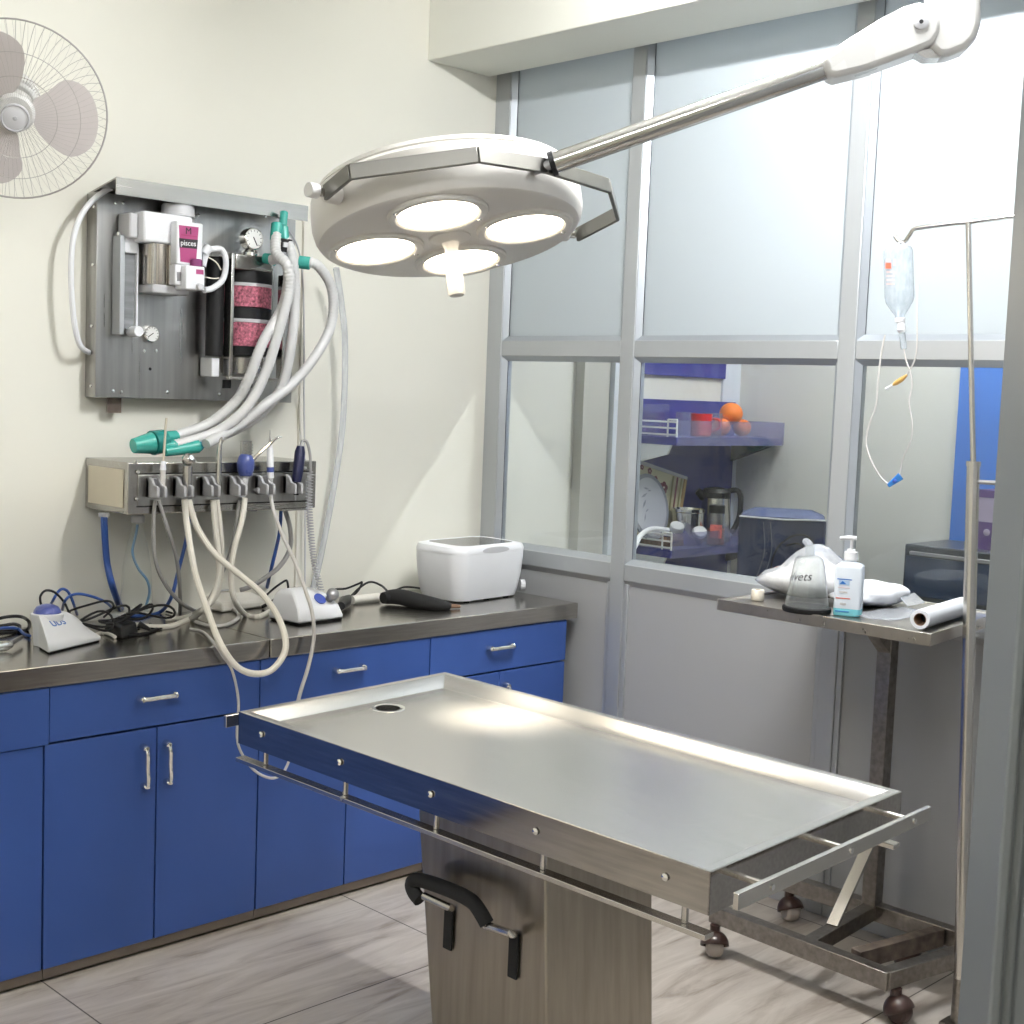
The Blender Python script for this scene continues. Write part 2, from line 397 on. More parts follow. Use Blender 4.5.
# grooved door jamb close to the camera
J0 = at(1025,512,D=1.32)
jx, jy = J0.x, J0.y
j = MB(); prof = [(0,0),(.0,-.012),(.012,-.018),(.012,-.030),(.018,-.034),(.018,-.062),(.012,-.066),(.012,-.078),(0,-.084),(0,-.16),(.09,-.16),(.09,0)]
cdir = (V((0,0,0))-V((jx,jy,0))).normalized()
a_ = V((CR.x,CR.y,0)).normalized(); b_ = V((CF.x,CF.y,0)).normalized()
lo = []
for (dd, ss) in prof: p = V((jx,jy,0)) - a_*ss*.9 + b_*dd; lo.append((p.x,p.y,0))
off = at(986,610,D=1.32)-at(1000,512,D=1.32)
jo = j.prism(lo, (0,0,CZ)).build('door_1', M['jamb'], bevel=.003); struct(jo)

# ------------------------------------------------------------------ lights of the place, plus an added hall fill
def tube_fixture(x, y, L_, axis, label, power, z=CZ):
    """batten with one bare fluorescent tube below it"""
    t = thing('fluorescent_light', label, 'ceiling light', (x,y,z-.12), 'fluorescent battens')
    d = V((1,0,0)) if axis == 'x' else V((0,1,0)); c = V((x,y,z))
    MB().bar(c-d*L_/2-V((0,0,.025)), c+d*L_/2-V((0,0,.025)), .06, .048).build('batten', M['whitepaint'], t, bevel=.004)
    for s_ in (-1,1): MB().bar(c+d*(L_/2*s_-.03*s_)-V((0,0,.05)), c+d*(L_/2*s_-.03*s_)-V((0,0,.115)), .03, .03, (1,.3,0)).build('socket', M['whitep'], t)
    TB = mat('tube_glow_%d' % int(power), (.9,.9,.9), .5, emit=(.985,.995,1,power))
    MB().cyl(c-d*(L_/2-.05)-V((0,0,.095)), c+d*(L_/2-.05)-V((0,0,.095)), .016, n=14).build('tube', TB, t)
    return t
tube_fixture(2.5, 1.80, .95, 'y', 'fluorescent tube over the operating room', L1)
tube_fixture(.1, .6, 1.2, 'x', 'added fluorescent fill tube over the unseen hall', L2)  # added fill behind the camera, softens shadows on camera-facing sides
tube_fixture(4.7, 2.4, 1.2, 'y', 'fluorescent tube in the kitchen behind the partition', L3)
w = bpy.data.worlds.new('world'); sc.world = w; w.use_nodes = True
w.node_tree.nodes['Background'].inputs[0].default_value = (.9,.95,1,1); w.node_tree.nodes['Background'].inputs[1].default_value = .15

# ------------------------------------------------------------------ cabinets
CF_Y = 3.315    # door faces
TOP = .86
def handle(mb, a, b, out=(0,-1,0), r=.0080):
    a, b, o = V(a), V(b), V(out)*.028; d = b-a
    pts = spl([a, a+o*.7+d*.02, a+o+d*.16, a+o*.95+d*.5, a+o+d*.84, a+o*.7+d*.98, b], 5)
    n_ = len(pts); rr = [r*(1.25 if abs(i/(n_-1)-.5) > .28 else .85) for i in range(n_)]
    return mb.tube(pts, rr, 10)
def cabinet(x0, x1, label, drawers, doors, over=0):
    """drawers: (x0,x1,handle) ; doors: (x0,x1,handle side)"""
    t = thing('base_cabinet', label, 'cabinet', ((x0+x1)/2, 3.6, 0), 'blue base cabinets under the steel worktops')
    MB().box((x0+.001,CF_Y+.032,.0),(x1-.001,WY-.004,.80)).build('carcass', M['bluedark'], t)
    MB().box((x0+.001,CF_Y+.006,.010),(x1-.001,CF_Y+.0315,.037)).build('kickplate', M['kick'], t)
    g = .0022
    for (a, b, h) in drawers:
        z0 = .652-(.001 if not over else .004)
        d = MB().box((a+g,CF_Y-over,z0+g),(b-g,CF_Y+.0315,.800)).build('drawer', M['blue'], t, bevel=.0012)
        if h: handle(MB(), (h-.052,CF_Y-over,.737), (h+.052,CF_Y-over,.737)).build('handle', M['chrome'], d)
    for (a, b, side) in doors:
        d = MB().box((a+g,CF_Y,.039),(b-g,CF_Y+.0315,.649-g)).build('door', M['blue'], t, bevel=.0012)
        if side:
            hx = (b-.045) if side > 0 else (a+.026)
            handle(MB(), (hx,CF_Y,.600), (hx+.004,CF_Y,.488)).build('handle', M['chrome'], d)
    return t
cabinet(-.39, 1.611, 'blue base cabinet at the left edge with a deeper overhanging drawer front', [(.95,1.618,0),(-.39,.28,0),(.28,.95,0)], [(-.39,-.05,0),(-.05,.28,0),(.28,.62,0),(.62,.95,0),(.95,1.28,0),(1.28,1.606,0)], over=.008)
cabinet(1.611, 2.277, 'blue base cabinet showing two long door handles, under the white device with pale blue knob', [(1.619,2.277,1.932)], [(1.607,1.938,1),(1.938,2.277,-1)])
cabinet(2.277, 2.945, 'blue base cabinet in the middle, behind the corner of the table with the drain', [(2.277,2.945,2.603)], [(2.277,2.611,0),(2.611,2.945,0)])
cabinet(2.945, 3.607, 'blue base cabinet next to the partition, under the ultrasonic cleaner', [(2.945,3.607,3.262)], [(2.945,3.271,1),(3.271,3.604,-1)])
def worktop(x0, x1, label):
    t = MB().box((x0,3.308,.803),(x1,WY-.003,TOP)).build('worktop', M['counter'], bevel=.003)
    return tag(t, label, 'worktop', 'steel worktops')
worktop(-.39, 2.303, 'left stainless steel worktop carrying the white device with pale blue knob')
worktop(2.307, 3.655, 'right stainless steel worktop carrying the ultrasonic cleaner')

# ------------------------------------------------------------------ operating table
TC = V((2.075,1.951,.86)); TYAW, TTX, TTY = .035, .016, .014
TL, TW = 1.309, .655
cy_, sy_ = math.cos(TYAW), math.sin(TYAW)
ex = V((cy_,sy_,TTX)).normalized(); ey = V((-sy_,cy_,TTY)); ey = (ey-ex*ey.dot(ex)).normalized(); ez = ex.cross(ey)
def T(x, y, z): return TC + ex*x + ey*y + ez*z
table = thing('operating_table', 'stainless steel operating table with a rimmed top on a pedestal', 'table', (2.08,1.95,0))
hx, hy = TW/2, TL/2
# tray top as a profile of nested rectangles
PZ = -.030
rings = [(0,-.075),(0,-.003),(.003,0),(.020,0),(.026,-.003),(.048,-.027),(.058,PZ)]
mb = MB(); b0 = []
for (ins, z) in rings:
    x_, y_ = hx-ins, hy-ins; b0.append(len(mb.v)); mb.v += [T(-x_,-y_,z),T(x_,-y_,z),T(x_,y_,z),T(-x_,y_,z)]
for i in range(1, len(rings)-1):
    for k in range(4): mb.f.append((b0[i]+k,b0[i]+(k+1)%4,b0[i+1]+(k+1)%4,b0[i+1]+k))
dr_c = onp = atpl(388,708,T(0,0,PZ),ez)
# pan floor with a round hole for the drain
o4 = [V(v) for v in mb.v[b0[-1]:b0[-1]+4]]
loc = [((p-TC).dot(ex),(p-TC).dot(ey)) for p in o4]
dx, dy = (dr_c-TC).dot(ex), (dr_c-TC).dot(ey)
nseg = 32; ring = []; outr = []
xm, ym = loc[1][0], loc[2][1]
for i in range(nseg):
    a = 2*PI*i/nseg; c, s_ = math.cos(a), math.sin(a)
    ring.append((dx+.030*c, dy+.030*s_))
    ts = [1e9]
    if c > 1e-6: ts.append((xm-dx)/c)
    if c < -1e-6: ts.append((-xm-dx)/c)
    if s_ > 1e-6: ts.append((ym-dy)/s_)
    if s_ < -1e-6: ts.append((-ym-dy)/s_)
    t_ = min(ts); outr.append((dx+c*t_, dy+s_*t_))
for i in range(nseg):
    k = (i+1) % nseg
    pts = [ring[i], outr[i]]
    # insert rectangle corners between consecutive outer points
    for (qx, qy) in ((xm,ym),(-xm,ym),(-xm,-ym),(xm,-ym)):
        aa = math.atan2(qy-dy,qx-dx) % (2*PI); a0 = 2*PI*i/nseg; a1 = 2*PI*(i+1)/nseg
        if a0 < aa < a1: pts.append((qx,qy))
    pts += [outr[k], ring[k]]
    mb.quad(*[T(x,y,PZ) for x,y in pts])
mb.build('tray_top', M['tabletop'], table, ang=25)
mb = MB()
for k in range(4):
    cs = [(-hx,-hy),(hx,-hy),(hx,hy),(-hx,hy)]; (xa,ya),(xb,yb) = cs[k], cs[(k+1)%4]
    nx, ny = (ya-yb), (xb-xa); L_ = math.hypot(nx,ny); nx, ny = nx/L_*.003, ny/L_*.003
    mb.prism([T(xa,ya,-.075),T(xb,yb,-.075),T(xb+nx,yb+ny,-.075),T(xa+nx,ya+ny,-.075)], ez*.0735)
mb.build('side_skirt', M['tableside'], table)
MB().box((0,0,0),(0,0,0))
MB().prism([T(-hx+.01,-hy+.01,-.075),T(hx-.01,-hy+.01,-.075),T(hx-.01,hy-.01,-.075),T(-hx+.01,hy-.01,-.075)], ez*.012).build('underside', M['tableside'], table)
MB().lathe([(.030,-.03),(.030,-.0005),(.034,.0012),(.042,.0012),(.043,-.0002),(.043,-.0004)], T(dx,dy,PZ), ez, 32, cap=False).build('drain_flange', M['chrome'], table)
MB().lathe([(.0005,-.028),(.0296,-.028),(.0296,-.030),(.0005,-.030)], T(dx,dy,PZ), ez, 24).build('drain_hole', M['rubber'], table)
# accessory rails with stand-offs
def rail(name, a, b, offs, posts, up, w_=.010, h_=.026):
    r = MB().bar(a, b, w_, h_, up).build(name, M['satin'], table, bevel=.0012)
    for (p, q) in posts: MB().cyl(p, q, .0062, n=10).build('standoff', M['satin'], r)
    return r
def frontrail(sgn):
    x_ = sgn*(hx-.006); mbs = []
    a, b = T(x_-.0*sgn, -hy+.0, -.112), T(x_, hy-.0, -.112)
    posts = []
    for y_ in (-.60,-.28,.005,.285,.565): posts.append((T(x_-sgn*.006,y_,-.072), T(x_-sgn*.006,y_,-.106)))
    r = MB().bar(a, b, .026, .010, ez).build('side_rail', M['satin'], table, bevel=.0012)
    for p, q in posts: MB().cyl(p, q, .0062, n=10).build('standoff', M['satin'], r)
frontrail(-1); frontrail(1)
def endrail(sgn):
    y_ = sgn*(hy+(.058 if sgn<0 else .036)); z_ = -.030
    r = MB().bar(T(-hx-.012,y_,z_), T(hx+.002,y_,z_), .011, .028, ez).build('end_rail', M['satin'], table, bevel=.0012)
    for x_ in (-.24,.02,.26):
        MB().cyl(T(x_,sgn*(hy-.002),z_), T(x_,y_-sgn*.004,z_), .006, n=10).build('standoff', M['satin'], r)
        MB().cyl(T(x_,y_,z_), T(x_,y_+sgn*.0075,z_), .0055, n=10).build('screw', M['chrome'], r)
endrail(-1); endrail(1)
for y_ in (-.565,-.27,.01,.29,.565): 
    MB().lathe([(.0068,0),(.0068,.002),(.0045,.004),(.0005,.0045)], T(-hx-.002,y_,-.035), -ex, 14).build('bolt', M['chrome'], table)
# pedestal
def pedq(z, g=0):
    k = (z-.0)/.75
    y0 = 1.742+(1.790-1.742)*k-g; y1 = 2.075+(2.182-2.075)*k+g
    return [(1.912-g,y0,z),(2.242+g,y0,z),(2.242+g,y1,z),(1.912-g,y1,z)]
MB().hexa(pedq(.03), pedq(.789)).build('pedestal', M['pedestal'], table, bevel=.006)
MB().hexa(pedq(0,.05), pedq(.03,.05)).build('base_plate', M['pedestal'], table, bevel=.006)
# lever handle with foam grip and slots
XF = 1.909
def pf(x, y, d=0): 
    return at(x, y, X=XF-d)
for (xa, ya, yb) in ((450,906,949),(515,932,978)):
    p, q = pf(xa,ya), pf(xa-2,yb); MB().bar((XF-.002,p.y,p.z),(XF-.002,q.y,q.z),.026,.006,(1,0,0)).build('lever_slot', M['foam'], table, bevel=.002)
rod = spl([pf(513,934,.012), pf(512,934,.055), pf(500,930,.055), pf(488,926,.055)], 4)
lv = MB().tube(rod, .0085, 10).build('lever', M['satin'], table)
MB().tube([pf(488,926,.055),pf(486,925,.055)], .009, 10).build('collar', M['satin'], lv)
MB().tube([pf(451,908,.012),pf(449,907,.05),pf(424,896,.055)], .0085, 10).build('lever_rod', M['satin'], lv)
MB().tube(spl([pf(420,900,.055),pf(414,892,.055),pf(412,883,.055),pf(420,880,.055),pf(450,890,.058),pf(470,900,.058),pf(479,910,.058),pf(487,924,.055)],5), .0155, 12).build('foam_grip', M['foam'], lv)
# ------------------------------------------------------------------ surgical lamp
LC = at(450,237.5,D=3.3)
_vz = (LC-EYE).normalized(); _vx = (CR-_vz*CR.dot(_vz)).normalized(); _vy = _vz.cross(_vx)
def cdir3(x,y,z): return (_vx*x+_vy*y+_vz*z).normalized()
e1 = cdir3(147,-22,-16.3); e2 = cdir3(22,45,141); e2 = (e2-e1*e2.dot(e1)).normalized()
dn = e1.cross(e2)
if dn.z > 0: dn = -dn           # faces down, slightly to the viewer
up = -dn
lamp = thing('surgical_light', 'white round surgical light with four lit lenses on a chrome arm', 'surgical light', (LC.x,LC.y,LC.z))
prof = [(.0005,-.0),(.308,0),(.316,.004),(.325,.018),(.330,.040),(.330,.070),(.327,.104),(.321,.112),(.311,.114),(.311,.118),(.315,.120),(.311,.130),(.285,.140),(.20,.146),(.0005,.148)]
MB().lathe(prof, LC, up, 64).build('housing', M['lampw'], lamp, ang=28)
LR = .184
for k, (s1, s2) in enumerate(((-1,0),(0,-1),(1,0),(0,1))):
    c = LC + (e1*s1+e2*s2)*LR
    ringp = [(.094,-.0005),(.094,.006),(.100,.0095),(.114,.0095),(.118,.006),(.118,-.0005)]
    rg = MB().lathe(ringp, c, dn, 40).build('lens_ring', M['lampw'], lamp, ang=28)
    MB().lathe([(.0005,.0005),(.093,.0005),(.093,.0035),(.06,.0055),(.0005,.0065)], c, dn, 40).build('lens', M['spotlens'], lamp)
    for a in (0.6, 0.6+PI):
        q = c + (e1*math.cos(a)+e2*math.sin(a))*.107
        MB().lathe([(.006,0),(.006,.0105),(.003,.0125),(.0005,.013)], q, dn, 10).build('screw', M['chrome'], rg)
MB().lathe([(.052,-.001),(.050,.004),(.030,.010),(.022,.016),(.017,.030),(.016,.075),(.018,.080),(.021,.084),(.021,.140),(.018,.146),(.0005,.148)], LC, dn, 24).build('sterile_handle', M['lampw'], lamp, ang=28)
# yoke in the disc plane at pivot height
PC = LC + up*.048
def yk(x, y, h=0): return atpl(x, y, PC+up*h, dn)
ypts = [yk(325,193), yk(350,172), yk(478,155), yk(546,166), yk(609,186), yk(617,214), yk(577,235)]
mb = MB()
for a, b in zip(ypts[:-1], ypts[1:]): mb.bar(a, b, .010, .036, up)
mb.build('yoke', mat('yoke_steel',(.20,.195,.18),.36,.9), lamp, bevel=.002)
for q, far in ((ypts[0], 1), (ypts[-1], 0)):
    d = (q-PC).normalized()
    MB().cyl(PC+d*.335, PC+d*.372, .021, n=14).build('pivot_boss', M['lampw'], lamp, bevel=.002)
    MB().cyl(PC+d*.37, PC+d*(.41 if far else .40), .010, n=12).build('pivot_pin', M['satin'], lamp)
    if far: MB().cyl(PC+d*.395, PC+d*.42, .017, n=16).build('knob', M['whitepaint'], lamp, bevel=.002)
A0 = ypts[3]; A1 = at(827,68,D=2.95)
ad = (A1-A0).normalized()
MB().cyl(A0-ad*.03, A0+ad*.012, .012, n=14).build('arm_pin', M['dull'], lamp)
arm = MB().cyl(A0+ad*.012, A1+ad*.10, .0235, n=24).build('arm_tube', mat('arm_chrome',(.55,.54,.52),.14,1,var=.03), lamp)
MB().cyl(A0+ad*.010, A0+ad*.022, .0275, n=24).build('rubber_ring', M['rubber'], arm)
# joint housing: tapered shell, then the vertical stem up to the ceiling
sd = ad.cross(V((0,0,1))).normalized()
if sd.dot(EYE-A1) < 0: sd = -sd
jp = [atpl(x, y, A1+sd*.045, sd) for (x, y) in ((823,56),(848,38),(880,18),(905,5),(920,1),(934,6),(942,18),(941,32),(934,44),(912,53),(868,69),(836,77),(827,74))]
jh = MB().prism(jp, -sd*.09).build('joint_housing', M['whitepaint'], lamp, bevel=.012, seg=3)
pc = atpl(921,22,A1+sd*.045,sd)
MB().lathe([(.016,-.001),(.016,.003),(.013,.004),(.0005,.004)], pc, sd, 20).build('hinge_cap', M['greyl'], jh)
MB().lathe([(.0045,.003),(.0045,.0047),(.0005,.0047)], pc, sd, 12).build('hinge_bolt', M['rubber'], jh)
nt_ = [atpl(x,y,A1+sd*.03,sd) for x,y in ((911,50),(944,48),(940,58),(925,58))]
MB().prism(nt_, -sd*.05).build('link', M['satin'], jh)
st = [atpl(x,y,A1+sd*.040,sd) for x,y in ((930,-40),(982,-40),(982,22),(977,38),(966,49),(950,55),(938,56),(930,46))]
stm = MB().prism(st, -sd*.080).build('stem_housing', M['whitepaint'], lamp, bevel=.014, seg=3)
sc_ = atpl(956,10,A1,sd)
MB().cyl((sc_.x,sc_.y,sc_.z+.02),(sc_.x,sc_.y,CZ-.05),.038,n=24).build('ceiling_tube', M['whitepaint'], lamp)
MB().lathe([(.09,-.05),(.09,-.01),(.085,-.0005),(.0005,-.0005)], (sc_.x,sc_.y,CZ), (0,0,1), 32).build('ceiling_rose', M['whitepaint'], lamp)
# the beam this lamp throws
sp = bpy.data.lights.new('lamp_beam','SPOT'); sp.energy = 620; sp.color = (1,.88,.70); sp.spot_size = math.radians(17); sp.spot_blend = 1; sp.shadow_soft_size = .09
so = bpy.data.objects.new('lamp_beam', sp); COL.objects.link(so); so.parent = lamp
tgt = atpl(497,717,T(0,0,PZ),ez); src = LC+dn*.16; 
so.location = src-LC; so.rotation_euler = (tgt-src).to_track_quat('-Z','Y').to_euler()

# ------------------------------------------------------------------ wall fan
FC = at(15,111,Y=3.50); fa = (EYE-FC).normalized(); fa = (fa+V((0,0,-.25))).normalized(); fu, fw, _ = basis(fa)
fr_ = 88.5/FOC*(FC-EYE).dot(CF)
fan = thing('wall_fan', 'white wall fan with three blades in a fine wire guard', 'fan', (FC.x,FC.y,FC.z))
def fp(r, a, h): return FC+(fu*math.cos(a)+fw*math.sin(a))*r+fa*h
mb = MB(); NS = 76
for i in range(NS):
    a = 2*PI*i/NS
    mb.tube(spl([fp(fr_*.16,a,.075), fp(fr_*.55,a+.05,.070), fp(fr_*.86,a+.10,.045), fp(fr_,a+.12,0)],3), .00035, 4, cap=False)
g_ = mb.build('front_guard', M['wire'], fan)
for rr_, h_ in ((.45,.0715),(.70,.060)):
    MB().tube([fp(fr_*rr_, 2*PI*i/48, h_) for i in range(48)], .0009, 4, closed=True).build('guard_ring', M['wire'], g_)
MB().tube([fp(fr_, 2*PI*i/64, 0) for i in range(64)], .0024, 6, closed=True).build('guard_rim', M['wire'], g_)
mb = MB()
for i in range(60):
    a = 2*PI*i/60; mb.tube(spl([fp(fr_,a,0), fp(fr_*.8,a,-.055), fp(fr_*.25,a,-.075)],3), .0006, 4, cap=False)
mb.build('rear_guard', M['wire'], fan)
scr = (V((1,0,0)))
# angle of the screen-right direction in the fan plane
ar = math.atan2(CR.dot(fw), CR.dot(fu)); sgn = 1 if (fu.cross(fw)).dot(fa) > 0 else -1
for k in range(3):
    a0 = ar+math.radians(-7)+k*2*PI/3
    out = [(.20,-.16),(.36,-.40),(.58,-.54),(.80,-.42),(.89,-.16),(.875,.14),(.76,.36),(.55,.43),(.36,.27),(.20,.14)]
    out = [(x*fr_*1.0, y*fr_*.86) for x, y in out]
    P = spl([(x,y,0) for x,y in out], 3, closed=True)
    mb = MB()
    def bp_(p): 
        q = FC+(fu*math.cos(a0)+fw*math.sin(a0))*p[0]+(-fu*math.sin(a0)+fw*math.cos(a0))*p[1]
        return q+fa*(.012-p[1]*.16)
    mb.prism([bp_(p) for p in P], -fa*.003)
    mb.build('blade', M['fanblade'], fan)
MB().lathe([(.050,-.03),(.050,.018),(.042,.026),(.0005,.028)], FC, fa, 32).build('hub', M['whitepaint'], fan)
bg_ = MB().lathe([(.036,.070),(.036,.076),(.031,.079),(.0005,.079)], FC, fa, 32).build('guard_badge', M['greyl'], fan)
MB().tube([FC+fa*.0785+(fu*math.cos(2*PI*i/32)+fw*math.sin(2*PI*i/32))*.033 for i in range(32)], .0028, 6, closed=True).build('badge_ring', M['greyp'], bg_)
MB().lathe([(.006,.079),(.006,.082),(.0005,.083)], FC, fa, 12).build('badge_screw', M['greyp'], bg_)
MB().lathe([(.060,-.20),(.066,-.15),(.066,-.08),(.055,-.07)], FC, fa, 24).build('motor', M['whitepaint'], fan, bevel=.004)
mbk = FC-fa*.14
MB().tube(spl([mbk, mbk+V((0,.05,-.10)), V((mbk.x,WY-.05,mbk.z-.16)), V((mbk.x,WY-.01,mbk.z-.16))],5), .018, 12).build('bracket_arm', M['whitepaint'], fan)
MB().box((mbk.x-.05,WY-.03,mbk.z-.26),(mbk.x+.05,WY-.0005,mbk.z-.06)).build('wall_plate', M['whitepaint'], fan, bevel=.006)

# ------------------------------------------------------------------ anaesthesia panel on the wall
PF = 3.805
pn = thing('anesthesia_station', 'brushed steel wall panel with vaporizer, flow meter and soda lime canister', 'anesthesia machine', (2.36,WY,1.55))
MB().box((1.995,PF,1.553),(2.715,WY-.0005,2.165)).build('back_plate', M['panelsteel'], pn, bevel=.003)
hd = [(PF+.03,2.172),(3.70,2.185),(3.70,2.145),(3.703,2.145),(3.703,2.182),(PF+.03,2.166)]
hy0 = at(123,182,X=2.0).y; hx1 = at(308,214,Y=3.70).x
MB().prism([(2.0,y,z) for y,z in [(WY-.001,2.166),(3.70,2.200),(3.70,2.150),(3.704,2.150),(3.704,2.194),(WY-.001,2.160)]], (hx1-2.0,0,0)).build('hood', M['boxsteel'], pn)
for (x,y) in ((94,207),(93,265),(92,326),(91,386)):
    p = at(x,y,X=1.994); MB().lathe([(.006,0),(.005,.003),(.0005,.004)], p, (-1,0,0), 10).build('screw', M['chrome'], pn)
for (x,y) in ((115,203),(123,203),(113,391),(121,392),(167,392),(219,394),(144,351),(156,351),(198,215),(265,216)):
    p = at(x,y,Y=PF-.0005); MB().lathe([(.006,0),(.005,.003),(.0005,.004)], p, (0,-1,0), 10).build('screw', M['chrome'], pn)
p = at(150,369,Y=PF-.0005); MB().lathe([(.005,0),(.005,.001),(.0005,.001)], p, (0,-1,0), 10).build('plug_hole', M['rubber'], pn)
p = at(107,398,Y=PF+.03); q = at(121,413,Y=PF+.03)
MB().box((p.x,PF+.028,1.5525),(q.x,PF+.032,q.z)).build('mounting_tab', M['oldrust'], pn)
def rect(x0,y0,x1,y1,Y):
    a = at(x0,y0,Y=Y); b = at(x1,y1,Y=Y); c = at(x0,y1,Y=Y); d = at(x1,y0,Y=Y)
    return (a.x+c.x)/2, (b.x+d.x)/2, (b.z+c.z)/2, (a.z+d.z)/2     # x0,x1,z0,z1
# flow meter
x0,x1,z0,z1 = rect(120,236,140,335,3.755)
fm = MB().box((x0,3.755,z0),(x0+.016,PF-.001,z1))  .build('flow_meter', M['alu'], pn, bevel=.002)
MB().box((x0+.0165,3.775,z0+.02),(x1-.006,PF-.001,z1-.05)).build('meter_glass', mat('meter_tube',(.25,.26,.27),.15,var=.2,scale=8,stretch=(1,1,8)), fm)
MB().box((x1-.0058,3.765,z0+.02),(x1,PF-.001,z1)).build('meter_edge', M['whitep'], fm)
MB().box((x0+.0165,3.760,z1-.0495),(x1-.006,PF-.001,z1)).build('meter_head', M['whitep'], fm, bevel=.002)
MB().cyl((x1-.012,3.79,z0+.012),(x1-.012,3.735,z0+.012),.016,n=14).build('flow_knob', M['whitep'], fm, bevel=.002)
for xx in (x0+.008, x1-.012): MB().cyl((xx,3.78,z1),(xx,3.78,z1+.010),.007,n=10).build('cap_screw', M['chrome'], fm)
# gauge
def gauge(x,y,Y,r,name,par,stem=False):
    p = at(x,y,Y=Y)
    g = MB().lathe([(r,-.03),(r,.004),(r*.92,.006),(r*.90,.003),(r*.0005,.003)], p, (0,-1,0), 28).build(name, M['chrome'], par)
    MB().lathe([(r*.89,.002),(r*.89,.0036),(.0005,.0036)], p, (0,-1,0), 28).build('dial', M['dial'], g)
    a = math.radians(215 if not stem else 300); c, s_ = math.cos(a), math.sin(a)
    MB().bar(p+V((-c*r*.2,-.0046,-s_*r*.2)), p+V((c*r*.7,-.0046,s_*r*.7)), r*.09, .001, (0,1,0)).build('needle', M['ink'], g)
    tk = MB()
    for i in range(11):
        b = math.radians(-45+27*i); tk.bar(p+V((math.cos(b)*r*.68,-.0042,math.sin(b)*r*.68)), p+V((math.cos(b)*r*.84,-.0042,math.sin(b)*r*.84)), r*.05, .0006, (0,1,0))
    tk.build('tick_marks', M['ink'], g)
    return p
gauge(151.5,334,PF-.01,.0255,'pressure_gauge',pn)
# vaporizer
vx0,vx1,vz0,vz1 = rect(150,218,193,238,3.70)
vp = MB().box((vx0-.02,3.70,vz0-.02),(vx1,PF-.03,vz1+.012)).build('vaporizer', M['whitep'], pn, bevel=.008)
cx_ = (vx0-.02+vx1)/2
MB().box((vx0-.05,3.73,vz0-.01),(vx0-.0205,PF-.002,vz1+.005)).build('mounting_block', M['greyl'], vp, bevel=.006)
p = at(179,213,Y=3.745)
MB().lathe([(.052,0),(.052,.008),(.050,.009),(.050,.030),(.046,.036),(.0005,.037)], (p.x,3.752,vz1+.0125), (0,0,1), 40).build('filler_cap', M['greyl'], vp)
bz = at(170,290,Y=3.70).z
MB().lathe([(.044,bz+.015),(.044,vz0-.021)], (cx_-.01,3.752,0), (0,0,1), 32).build('chamber', mat('chamber_steel',(.50,.46,.42),.22,1,var=.25,scale=6,stretch=(14,14,.3)), vp)
for xx in (cx_-.045, cx_+.012): MB().cyl((xx,3.706,bz+.015),(xx,3.706,vz0-.021),.007,n=10).build('tie_rod', M['satin'], vp)
MB().box((cx_-.050,3.702,bz-.012),(cx_+.075,3.80,bz+.0145)).build('base_block', M['greyl'], vp, bevel=.004)
lx0,lx1,lz0,lz1 = rect(177,222,203,262,3.66)
lz0 = at(177,264,Y=3.66).z
MB().box((lx0,3.66,lz0),(lx1,3.6995,lz1)).build('front_housing', M['whitep'], vp, bevel=.005)
MB().box((lx0-.002,3.664,bz+.015),(lx0+.030,3.6995,lz0-.0005)).build('lower_housing', M['whitep'], vp, bevel=.003)
def qd(x,y,Y=3.6592): return at(x,y,Y=Y)
def sheet(name, m_, par, pts, d=(0,.0008,0)): return MB().prism(pts, d).build(name, m_, par)
sheet('pink_label', M['pink'], vp, [qd(179,225),qd(198.7,227.3),qd(196,264),qd(180.5,261.5)])
sheet('label_band', M['ink'], vp, [qd(179.2,238,3.6584),qd(198,240,3.6584),qd(197,249,3.6584),qd(179.6,247.3,3.6584)])
tx = qd(199,243)-qd(179,241.3); ty = qd(189,230)-qd(189,240)
text('brand_text', 'pisces', M['whiteink'], vp, qd(188.4,243.4,3.6576), tx, ty, .0225)
text('logo_letter', 'M', M['ink'], vp, qd(188.6,231.3,3.6576), tx, ty, .028)
MB().bar(qd(181,234.7,3.658),qd(197,236.8,3.658),.0022,.0006,(0,1,0)).build('small_print', mat('dark_pink_print',(.35,.03,.12),.5), vp)
kx0,kx1,kz0,kz1 = rect(186,266,205,290,3.635)
MB().box((kx0,3.635,kz0),(kx1,3.70,kz1)).build('dosing_block', M['whitep'], vp, bevel=.004)
sheet('dose_label', M['pink'], vp, [qd(196.2,269.3,3.6343),qd(203.6,270,3.6343),qd(203.6,274.6,3.6343),qd(196.2,274,3.6343)])
sheet('window_slot', M['dull'], vp, [qd(177,272,3.6635),qd(183.5,272,3.6635),qd(183.5,281,3.6635),qd(177,281,3.6635)])
p = at(197,263,Y=3.65)
MB().lathe([(.019,0),(.019,.018),(.015,.022),(.0005,.022)], (p.x,3.655,kz1+.0005), (0,0,1), 20).build('purple_knob', M['purple'], vp)
MB().lathe([(.012,0),(.010,.012),(.0005,.013)], at(199,287,Y=3.634), (0,-1,0), 12).build('drain_screw', M['greyl'], vp)
MB().tube(spl([at(203,266,Y=3.69),at(207,252,Y=3.69),at(213,249,Y=3.70),at(222,250,Y=3.70),at(226,262,Y=3.70),at(223,279,Y=3.70),at(213,288,Y=3.69),at(204,290,Y=3.68)],5), .0095, 10).build('bypass_tube', M['whitep'], vp)
MB().tube([at(204,254,Y=3.685),at(209,247,Y=3.685)], [.012,.015], 12).build('tube_plug', M['whitep'], vp)
MB().tube(spl([at(206,256,Y=3.69),at(216,262,Y=3.68),at(221,270,Y=3.68)],4), .002, 6).build('tie_wire', M['tape'], vp)
